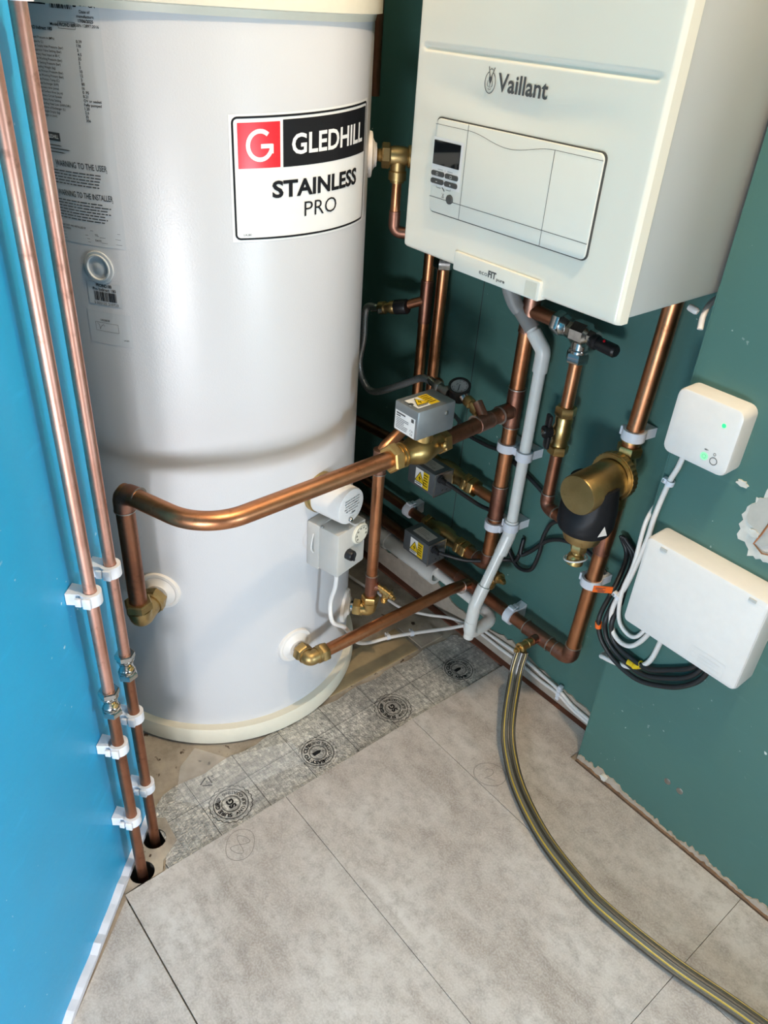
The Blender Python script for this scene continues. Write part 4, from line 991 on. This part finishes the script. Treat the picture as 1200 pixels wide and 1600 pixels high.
# ---- clips on the teal wall
G2 = 'white pipe clips on the teal wall'; WY = 1.0775-1.04
YD = V((0, 1, 0))
pipe_clip((-.5785, 1.04, .660), zz, YD, WY, .014, 'white clip on the right riser just above the brass filter', G2, 1)
pipe_clip((-.5845, 1.04, .358), zz, YD, WY, .014, 'white clip on the right riser behind the orange tag', G2, 1)
pipe_clip((XM, 1.04, .524), zz, YD, WY, .014, 'upper white clip on the copper riser beside the waste pipe', G2, -1)
pipe_clip((XW, 1.04, .524), zz, YD, WY, .0108, 'upper white clip on the white waste pipe', G2, 1, .018)
pipe_clip((XM, 1.04, .345), zz, YD, WY, .014, 'lower white clip on the copper riser below its tee', G2, -1)
pipe_clip((XW, 1.04, .366), zz, YD, WY, .0108, 'lower white clip on the white waste pipe above its bend', G2, 1, .018)
pipe_clip((-.742, 1.04, ZL+.001), xd, YD, WY, .0135, 'white clip on the low wall pipe right of the waste pipe', G2, 1)
pipe_clip((-1.072, 1.04, .243), xd, YD, WY, .011, 'white clip on the pipe entering the lowest zone valve', G2, 1)

# ---- drain valve with hose
t = thing('drain_valve', 'brass drain valve on the low pipe with the garden hose attached', 'valve', (-.66, .99, .15), 'brass drain cocks')
drain_cock(t, (-.662, 1.015, ZL+.004), (0.02, -1, .03), (.05, -.45, -1), 'brass', 1.12)
gh = thing('garden_hose', 'grey and yellow striped garden hose curving from the drain valve across the tiles', 'hose', (-.5, .83, .0))
hp = spline([(-.659, .984, .158), (-.654, .972, .130), (-.6446, .9589, .105), (-.616, .922, .064), (-.5853, .8908, .037), (-.545, .862, .021), (-.5034, .8374, .0145), (-.448, .812, .0128), (-.3897, .793, .0125), (-.3179, .781, .0125), (-.2579, .7785, .0125), (-.1471, .791, .0125), (-.0202, .818, .0125), (.20, .85, .0125), (.45, .82, .0125)], 8)
obj('hose_wall', B().tube(hp, .0118, 20), 'hose', gh)
for k in range(8):
    b = B(); b.tube(b.offset_path(hp, .0108, k*PI/4+.2), .0030 if k % 2 else .0018, 6); obj('stripe', b, 'hoseyellow' if k % 2 == 0 else 'hosedark', gh, label='yellow stripe' if k % 2 == 0 else 'dark stripe')

# ================================================================== cables
def cable(name, label, pts, r, mat, cat='cable', grp=None, n=8):
    return obj(name, B().tube(spline(pts, n), r, 10), mat, None, 60, label, cat, grp)
gl2 = V((-.921, .968, .428)); gl3 = V((-.916, .968, .259))
cable('black_cable', 'black cable from the upper zone valve, sloping behind the risers to the filter', [(-.835, .872, .645), (-.90, .98, .56), (-.965, 1.055, .492), (-.90, 1.066, .484), (-.859, 1.068, .487), (-.80, 1.068, .472), (-.7437, 1.068, .452), (-.69, 1.068, .425), (-.655, 1.066, .42), (-.63, 1.066, .41)], .0042, 'cable', grp='black valve cables')
cable('black_cable', 'black cable from the middle zone valve, looping below the waste pipe clips', [gl2+V((.012, 0, -.001)), (-.895, .985, .413), (-.868, 1.03, .374), (-.845, 1.066, .347), (-.815, 1.068, .31), (-.793, 1.068, .278), (-.765, 1.066, .262), (-.735, 1.066, .276), (-.724, 1.066, .32), (-.722, 1.066, .365), (-.708, 1.066, .405), (-.675, 1.066, .424), (-.64, 1.066, .42)], .0042, 'cable', grp='black valve cables')
cable('black_cable', 'black cable from the lowest zone valve, rising to the brass filter', [gl3+V((.012, 0, -.001)), (-.885, .985, .252), (-.85, 1.012, .25), (-.80, 1.062, .262), (-.775, 1.068, .275), (-.768, 1.068, .33), (-.762, 1.06, .30), (-.745, 1.066, .315), (-.71, 1.066, .362), (-.67, 1.066, .385), (-.62, 1.066, .39), (-.575, 1.066, .37)], .0042, 'cable', grp='black valve cables')
def coil(k, r):
    s = k*.012
    return [(-.565+s*.3, 1.064, .46), (-.545+s, 1.064, .43), (-.530+s*1.0, 1.03, .40), (-.520+s, .985, .355+s*.3), (-.516+s*1.1, .984, .325+s*.2), (-.500+s*1.05, .984, .300+s*.6), (-.465+s*.8, .984, .280+s*1.2), (-.42+s*.4, .984, .277+s*1.4), (-.375, .986, .298+s*1.6), (-.345, .986, .325+s*1.7), (-.325-s*.5, .988, .36+s*1.5), (-.318-s, .988, .42)]
for k, nm_ in enumerate(('outermost', 'middle', 'innermost')):
    cable('black_cable', f'{nm_} black cable of the bundle curving under the white wiring box', coil(k, 0), .0044, 'cable', grp='black cable bundle under the wiring box')
cable('white_cable', 'white cable from the control box down beside the wiring box', [(-.462, .985, .705), (-.466, .986, .672), (-.473, .987, .6415), (-.479, .987, .58), (-.480, .987, .5268), (-.490, .987, .44), (-.500, .987, .40), (-.502, .986, .366), (-.490, .984, .337), (-.468, .983, .326), (-.447, .983, .336), (-.430, .985, .372), (-.425, .986, .42)], .0042, 'white', grp='white cables by the pillar')
cable('white_cable', 'second white cable crossing from the pillar edge under the wiring box', [(-.492, 1.06, .60), (-.493, 1.02, .59), (-.4915, .990, .56), (-.489, .987, .48), (-.494, .985, .42), (-.487, .985, .370), (-.470, .986, .350), (-.448, .987, .353), (-.43, .988, .40)], .0036, 'white', grp='white cables by the pillar')
cable('white_cable', 'short white cable stub with yellow tag bending under the wiring box', [(-.50, 1.05, .262), (-.502, 1.0, .262), (-.495, .990, .268), (-.470, .988, .275), (-.448, .987, .285), (-.43, .987, .298), (-.412, .987, .33), (-.405, .987, .40)], .0045, 'white', grp='white cables by the pillar')
cable('white_cable', 'white cable from the thermostat box down the cylinder side to the floor', [local(.001, .037, .370), local(-.001, .036, .33), local(-.001, .026, .285), (-.868, .672, .245), (-.880, .712, .200), (-.915, .765, .115), (-.955, .818, .045), (-.968, .862, .014), (-.962, .90, .010), (-.943, .95, .010), (-.90, 1.03, .016), (-.87, 1.066, .028), (-.834, 1.070, .034)], .0042, 'white')
cable('white_cable', 'white cable from the dark corner crossing the subfloor to the wall', [(-1.30, .96, .006), (-1.16, .975, .006), (-1.08, .99, .006), (-1.02, 1.0, .006), (-.97, 1.03, .008), (-.92, 1.062, .016), (-.86, 1.070, .028)], .0036, 'white')
cable('white_cable', 'upper white cable along the plaster strip to the pillar', [(-.86, 1.068, .042), (-.834, 1.069, .044), (-.77, 1.069, .048), (-.7183, 1.069, .052), (-.66, 1.069, .046), (-.608, 1.069, .040), (-.57, 1.069, .028), (-.53, 1.068, .026), (-.485, 1.068, .026)], .0038, 'white', grp='white cables along the plaster strip')
cable('white_cable', 'lower white cable along the plaster strip to the pillar', [(-.86, 1.068, .030), (-.834, 1.069, .030), (-.77, 1.069, .030), (-.7183, 1.069, .032), (-.66, 1.069, .028), (-.608, 1.069, .029), (-.57, 1.069, .019), (-.53, 1.068, .017), (-.485, 1.068, .016)], .0038, 'white', grp='white cables along the plaster strip')
def cable_clip(p, d, wd, label, r=.0046):
    d = V(d).normalized(); wd = V(wd).normalized(); p = V(p); sd = d.cross(wd); up_ = wd
    t = thing('cable_clip', label, 'clip', p, 'small white cable clips')
    obj('saddle', B().ring(p-d*.004, d, r+.002, r, .008, 16), 'nylon', t)
    obj('nail_block', B().box(p+sd*(r+.004), (.007, .009, .008), .001, (sd, wd, d)), 'nylon', t)
    obj('nail', B().lathe(p+sd*(r+.004)-wd*.004, -wd, [(0, .002), (.0015, .0022), (.002, .001)], 10), 'steel', t)
cable_clip((-.4715, .9875, .6415), (.1, 0, 1), YD, 'white cable clip just below the control box')
cable_clip((-.4975, .9865, .405), (.2, 0, 1), YD, 'white cable clip left of the wiring box', .0042)
cable_clip((-.962, .905, .0105), (.25, .9, 0), (0, 0, -1), 'white cable clip on the subfloor nearest the cylinder')
cable_clip((-.940, .957, .010), (.4, .9, 0), (0, 0, -1), 'white cable clip on the subfloor halfway to the wall')
cable_clip((-1.0, 1.01, .007), (.8, .5, 0), (0, 0, -1), 'white cable clip on the floor below the slanting pipe', .0040)
cable_clip((-1.10, .985, .006), (1, .1, 0), (0, 0, -1), 'white cable clip on the floor by the vertical pipe', .0040)
t = thing('cable_clip', 'pair of white cable clips on the plaster strip near the pillar', 'clip', (-.605, 1.07, .03), 'small white cable clips')
for z in (.0405, .0285): obj('saddle', B().ring((-.610, 1.069, z), (1, 0, -.1), .0062, .0038, .008, 16), 'nylon', t)
for z in (.0495, .020): obj('nail_block', B().box((-.606, 1.069, z), (.008, .010, .008), .001), 'nylon', t)
# tags
t = thing('cable_tag', 'orange printed tag on the black cables beside the right riser', 'tag', (-.528, .984, .395))
tu = (.668, .744, 0)
mp = plane_map((-.528, .984, .4015), tu, (0, 0, 1)); obj('tag_sheet', B().grid2(-.0165, .0165, -.0068, .0068, 1, mp).grid2(-.0165, .0165, -.0068, .0068, 1, plane_map((-.5288, .9848, .4015), tu, (0, 0, 1))), 'orange', t, 0)
mp = plane_map((-.5274, .9834, .4015), tu, (0, 0, 1)); b = B()
for x0, x1, y in ((-.013, .004, .0035), (-.013, .000, .001), (-.009, .005, -.0022), (-.008, .003, -.0045)): b.line2([(x0, y), (x1, y)], .0011, mp)
obj('lettering', b, 'greyprint', t, 0)
obj('cable_tag', B().tube([(-.5195, .984, .336), (-.517, .984, .324)], .0058, 12), 'orange', None, 60, 'small orange sleeve on the outer black cable', 'tag')
obj('cable_tag', B().tube([(-.447, .984, .299), (-.436, .984, .300)], .0060, 12), 'yellow', None, 60, 'yellow marker sleeve on the black cable below the wiring box', 'tag')
obj('cable_tag', B().tube([(-.436, .986, .2955), (-.424, .986, .309)], .0065, 12), 'yellow', None, 60, 'yellow marker sleeve on the white cable below the wiring box', 'tag')
t = thing('cable_end', 'white cable end poking out under the boiler beside the pillar', 'cable', (-.505, 1.03, .88))
obj('cable_sheath', B().tube(spline([(-.515, 1.06, .90), (-.512, 1.03, .895), (-.505, 1.005, .885), (-.499, .995, .868)], 6), .0042, 10), 'white', t)
obj('plug', B().lathe((-.524, .995, .892), (1, .1, -.25), [(0, .004), (.003, .005), (.012, .005), (.015, .0035)], 14), 'white', t)

# ================================================================== control boxes on the pillar
cb = thing('control_box', 'small square white control box with green lights on the pillar', 'control box', (-.43, .995, .70))
cx_, cz_ = -.4360, .7475
cc = V((-.4370, .9775, .7490))
obj('housing', B().rbox((cc.x, .978, cc.z), (.100, .036, .100), .013, .005), 'white', cb)
fy = .9597; mp = plane_map((cc.x, fy-.0004, cc.z), (1, 0, 0), (0, 0, 1))
obj('indicator_light', B().poly2(circ((.027, .022), .0030, 16), mp), 'led', cb, 0, 'green indicator light')
obj('button', B().poly2(circ((.014, -.030), .0058, 20), mp), 'ledsoft', cb, 0, 'button glowing green')
obj('button', B().line2(circ((.0285, -.0315), .0052, 24), .0010, mp, True), 'greyprint', cb, 0, 'plain ringed button')
b = B().line2(cpts(.0024, R(30), R(150), 8), .0006, lambda x, y: mp(x+.0135, y-.0215)); b.line2(cpts(.0013, R(30), R(150), 8), .0005, lambda x, y: mp(x+.0135, y-.0215))
b.line2([(.012, -.0195), (.0175, -.0195)], .0006, mp); b.line2(circ((.0275, -.0215), .0018, 14), .0006, mp, True); b.line2(circ((.014, -.030), .0028, 16), .0005, mp, True)
obj('button_symbols', b, 'greyprint', cb, 0)
jb = thing('wiring_box', 'large white rectangular wiring centre box low on the pillar', 'control box', (-.36, .995, .40))
jc = V((-.3635, .9725, .4835)); jw, jh = .199, .166
obj('housing', B().rbox((jc.x, .972, jc.z), (jw, .046, jh), .010, .006), 'white', jb)
obj('lid', B().rbox((jc.x, .9515, jc.z-.002), (jw-.004, .006, jh-.008), .008, .003), 'white', jb)
for s in (-.068, .074):
    obj('lid_slot', B().box((jc.x+s, .9505, jc.z+jh/2-.0075), (.011, .006, .0045)), 'lgrey', jb, 0, 'recessed grey lid slot')
mp = plane_map((jc.x+.045, .9480, jc.z-.062), (1, 0, 0), (0, 0, 1)); b = B()
b.line2(dense(rr2(-.028, .030, -.013, .014, .004), .01), .0010, mp, True)
b.line2([(-.012, .006), (.022, .006)], .002, mp); b.line2([(-.012, 0), (.016, 0)], .002, mp); b.line2([(-.012, -.006), (.024, -.006)], .002, mp); b.line2(circ((-.020, 0), .005, 14), .001, mp, True)
obj('embossed_mark', b, 'white', jb, 0)

# ================================================================== boiler
BX0, BX1, BY, BZ = -.878, -.4945, .785, .912
bo = thing('boiler', 'white wall-hung gas boiler with control panel, mounted on the teal wall', 'boiler', (-.686, 1.078, BZ))
bw = BX1-BX0; bc = (BX0+BX1)/2; BT = 1.612
# side casing
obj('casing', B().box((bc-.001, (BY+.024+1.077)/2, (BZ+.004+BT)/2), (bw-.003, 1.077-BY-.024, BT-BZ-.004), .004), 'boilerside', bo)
obj('underside', B().box((bc, .94, BZ+.012), (bw-.03, .24, .016)), 'gap', bo, 0, 'dark underside tray')
# front cover: slightly bowed sheet with edges, built as a grid
nx, nz = 40, 70; vs = []; fs = []
RZ = 1.166
def front_y(u, z):
    e = min(u, 1-u)*bw; edge = .005*max(0, 1-e/.006)**2
    ez = (z-BZ); edge += .005*max(0, 1-ez/.006)**2
    y = BY+edge-.0022*math.sin(PI*u)
    g = max(0, 1-abs(z-RZ)/.006) if .03 < u < .965 else 0
    y += .0035*g*g*(3-2*g)*min(1, (u-.03)/.02, (.965-u)/.02) if g else 0
    # shallow dished fold between name and control panel
    s_ = (z-(1.108+.020*abs(u-.52)*2))/.016
    if .04 < u < .94: y += .0022*math.exp(-s_*s_)*math.sin(PI*(u-.04)/.9)**.7
    return y
zs = [BZ+(.006*i/4) for i in range(4)]+[BZ+.006+(1.09-BZ-.006)*i/16 for i in range(16)]+[1.09+(.05)*i/20 for i in range(20)]+[1.14+.02*i/3 for i in range(3)]+[1.158+.016*i/12 for i in range(13)]+[1.2, 1.3, 1.4, 1.5, BT]
us = [0, .004, .008, .012, .016]+[.03+(.94)*i/36 for i in range(37)]+[.984, .988, .992, .996, 1]
us = sorted(set(us+[.035, .04, .045, .05, .955, .96]))
for z in zs:
    for u in us: vs.append((BX0+bw*u, front_y(u, z), z))
n_u = len(us)
for i in range(len(zs)-1):
    for k in range(n_u-1): fs.append((i*n_u+k, i*n_u+k+1, (i+1)*n_u+k+1, (i+1)*n_u+k))
b = B().add(vs, fs)
for xx, u in ((BX0, 0), (BX1, 1)):
    o = len(b.v)
    for z in zs: b.v += [V((xx, front_y(u, z), z)), V((xx, BY+.022, z))]
    b.f += [(o+2*i, o+2*i+1, o+2*i+3, o+2*i+2) for i in range(len(zs)-1)]
o = len(b.v)
for u in us: b.v += [V((BX0+bw*u, front_y(u, BZ), BZ)), V((BX0+bw*u, BY+.022, BZ))]
b.f += [(o+2*i, o+2*i+1, o+2*i+3, o+2*i+2) for i in range(n_u-1)]
obj('front_cover', b, 'boiler', bo, 30)
obj('cover_seam', B().box((bc, BY+.0232, (BZ+BT)/2), (bw-.004, .0024, BT-BZ-.004)), 'lgrey', bo, 0)
# control panel
px0, px1, pz0, pz1 = -.8235, -.5535, .974, 1.089
pc_ = ((px0+px1)/2, BY-.001, (pz0+pz1)/2)
obj('panel_recess', B().rbox((pc_[0], BY-.0005, pc_[2]), (px1-px0+.003, .006, pz1-pz0+.003), .008, .0008), 'gap', bo, 30, 'dark gap around the panel')
obj('control_panel', B().rbox((pc_[0], BY-.002, pc_[2]), (px1-px0, .0075, pz1-pz0), .0075, .0018), 'boilerflap', bo, 30)
fy = BY-.0061; mp = plane_map((0, fy, 0), (1, 0, 0), (0, 0, 1)); mq = plane_map((0, fy-.0003, 0), (1, 0, 0), (0, 0, 1))
b = B(); x1_, x2_ = -.7635, -.622; zb = .993; ztop_ = 1.082
b.line2([(x1_, pz0), (x1_, pz1)], .0007, mp); b.line2([(x2_, pz0), (x2_, ztop_)], .0007, mp); b.line2([(px0, zb), (px1, zb)], .0007, mp)
b.line2([(px0, ztop_), (x1_, ztop_)], .0005, mp); b.line2([(x2_, ztop_), (px1, ztop_)], .0005, mp)
b.line2([(x1_+(x2_-x1_)*i/20, ztop_-.010*math.sin(PI*i/20)**2) for i in range(21)], .0005, mp)
obj('panel_seam', b, 'greyprint', bo, 0)
obj('display_surround', B().grid2(-.8255+.002, -.7675, 1.0075, 1.067, 1, mp), 'white', bo, 0)
obj('display', B().box((-.7972, fy-.0004, 1.0488), (.0495, .0012, .0293), .0003), 'screen', bo, 0, 'dark glass display')
for x, z, g in ((-.8105, 1.0232, 'sq'), (-.7842, 1.0232, 'sq'), (-.8105, 1.0135, '-'), (-.7842, 1.0135, '+')):
    bb = obj('button', B().rbox((x, fy-.0006, z), (.0245, .0022, .0064), .0028, .0008), 'button', bo, 30)
    s_ = B(); m3 = plane_map((x, fy-.0019, z), (1, 0, 0), (0, 0, 1))
    if g == 'sq': s_.line2([(-.0015, -.0015), (.0015, -.0015), (.0015, .0015), (-.0015, .0015)], .0005, m3, True)
    else:
        s_.line2([(-.0014, 0), (.0014, 0)], .0006, m3)
        if g == '+': s_.line2([(0, -.0014), (0, .0014)], .0006, m3)
    obj('button_symbol', s_, 'white', bb, 0)
b = B(); b.line2([(-.8115, 1.0288), (-.8015, 1.0288)], .0005, mq); b.line2([(-.793, 1.0288), (-.783, 1.0288)], .0005, mq); b.text('i', mq, -.7973, 1.0275, .003)
b.line2([(-.811, 1.0085), (-.811, 1.006), (-.803, 1.006)], .0005, mq); b.line2([(-.792, 1.006), (-.784, 1.006), (-.784, 1.0085)], .0005, mq); b.line2([(-.800, 1.0078), (-.795, 1.0035)], .0014, mq)
b.line2([(-.799, 1.0007), (-.7955, .996)], .0005, mq); b.line2([(-.7955, 1.0007), (-.799, .996)], .0005, mq); b.line2([(-.7995, .9955), (-.795, .9955)], .0005, mq)
obj('panel_symbols', b, 'greyprint', bo, 0)
obj('reset_button', B().lathe((-.784, fy+.001, .9955), (0, -1, 0), [(0, .0062), (.0022, .006), (.003, .005)], 24), 'button', bo)
# name and emblem
mv = plane_map((0, BY-.0036, 0), (1, 0, 0), (0, 0, 1))
obj('lettering', B().text('Vaillant', mv, -.6870, 1.1305, .0195, .078, 'C', .018), 'greyprint', bo, 0, 'dark grey maker name')
em = lambda x, y: mv(-.7385+x, 1.140+y); b = B()
b.line2([(.0085*math.cos(a), -.002+.0115*math.sin(a)) for a in [R(112)+k*R(316)/30 for k in range(31)]], .0010, em)
b.line2([(-.0042, .0145), (-.0012, .004)], .0012, em); b.line2([(.0058, .0140), (.0012, .004)], .0012, em); b.line2([(-.002, .011), (.0005, .0125), (.003, .0112)], .0010, em)
b.poly2([(-.0025, .004), (.0025, .004), (.0028, .001), (.0008, -.003), (-.0006, -.003), (-.0028, .001)], em)
b.line2([(-.0035, 0), (-.0042, -.005), (-.002, -.007)], .0008, em); b.line2([(.0035, 0), (.0042, -.005), (.002, -.007)], .0008, em); b.line2([(0, -.003), (0, -.0075)], .0008, em); b.line2([(-.0025, -.0085), (0, -.0098), (.0025, -.0085)], .0006, em)
obj('emblem', b, 'greyprint', bo, 0, 'round hare emblem')
# badge on the lower edge
bx0, bx1, bz0, bz1 = -.7635, -.6095, .9085, .9335
obj('badge', B().rbox(((bx0+bx1)/2, BY+.002, (bz0+bz1)/2), (bx1-bx0, .018, bz1-bz0), .0025, .0018), 'boilerflap', bo, 30)
my = BY-.0073; m4 = plane_map((0, my, 0), (1, 0, 0), (0, 0, 1)); b = B()
b.text('eco', m4, -.7135, .9165, .0062, .0155, 'L', 0).text('FIT', m4, -.6970, .9165, .0085, .0145, 'L', .04).text('pure', m4, -.6815, .9155, .0042, .0145, 'L', .02)
obj('badge_lettering', b, 'greyprint', bo, 0)
obj('badge_end', B().grid2(-.6325, -.6135, .911, .9305, 1, m4), 'cream', bo, 0, 'plain end of the badge');
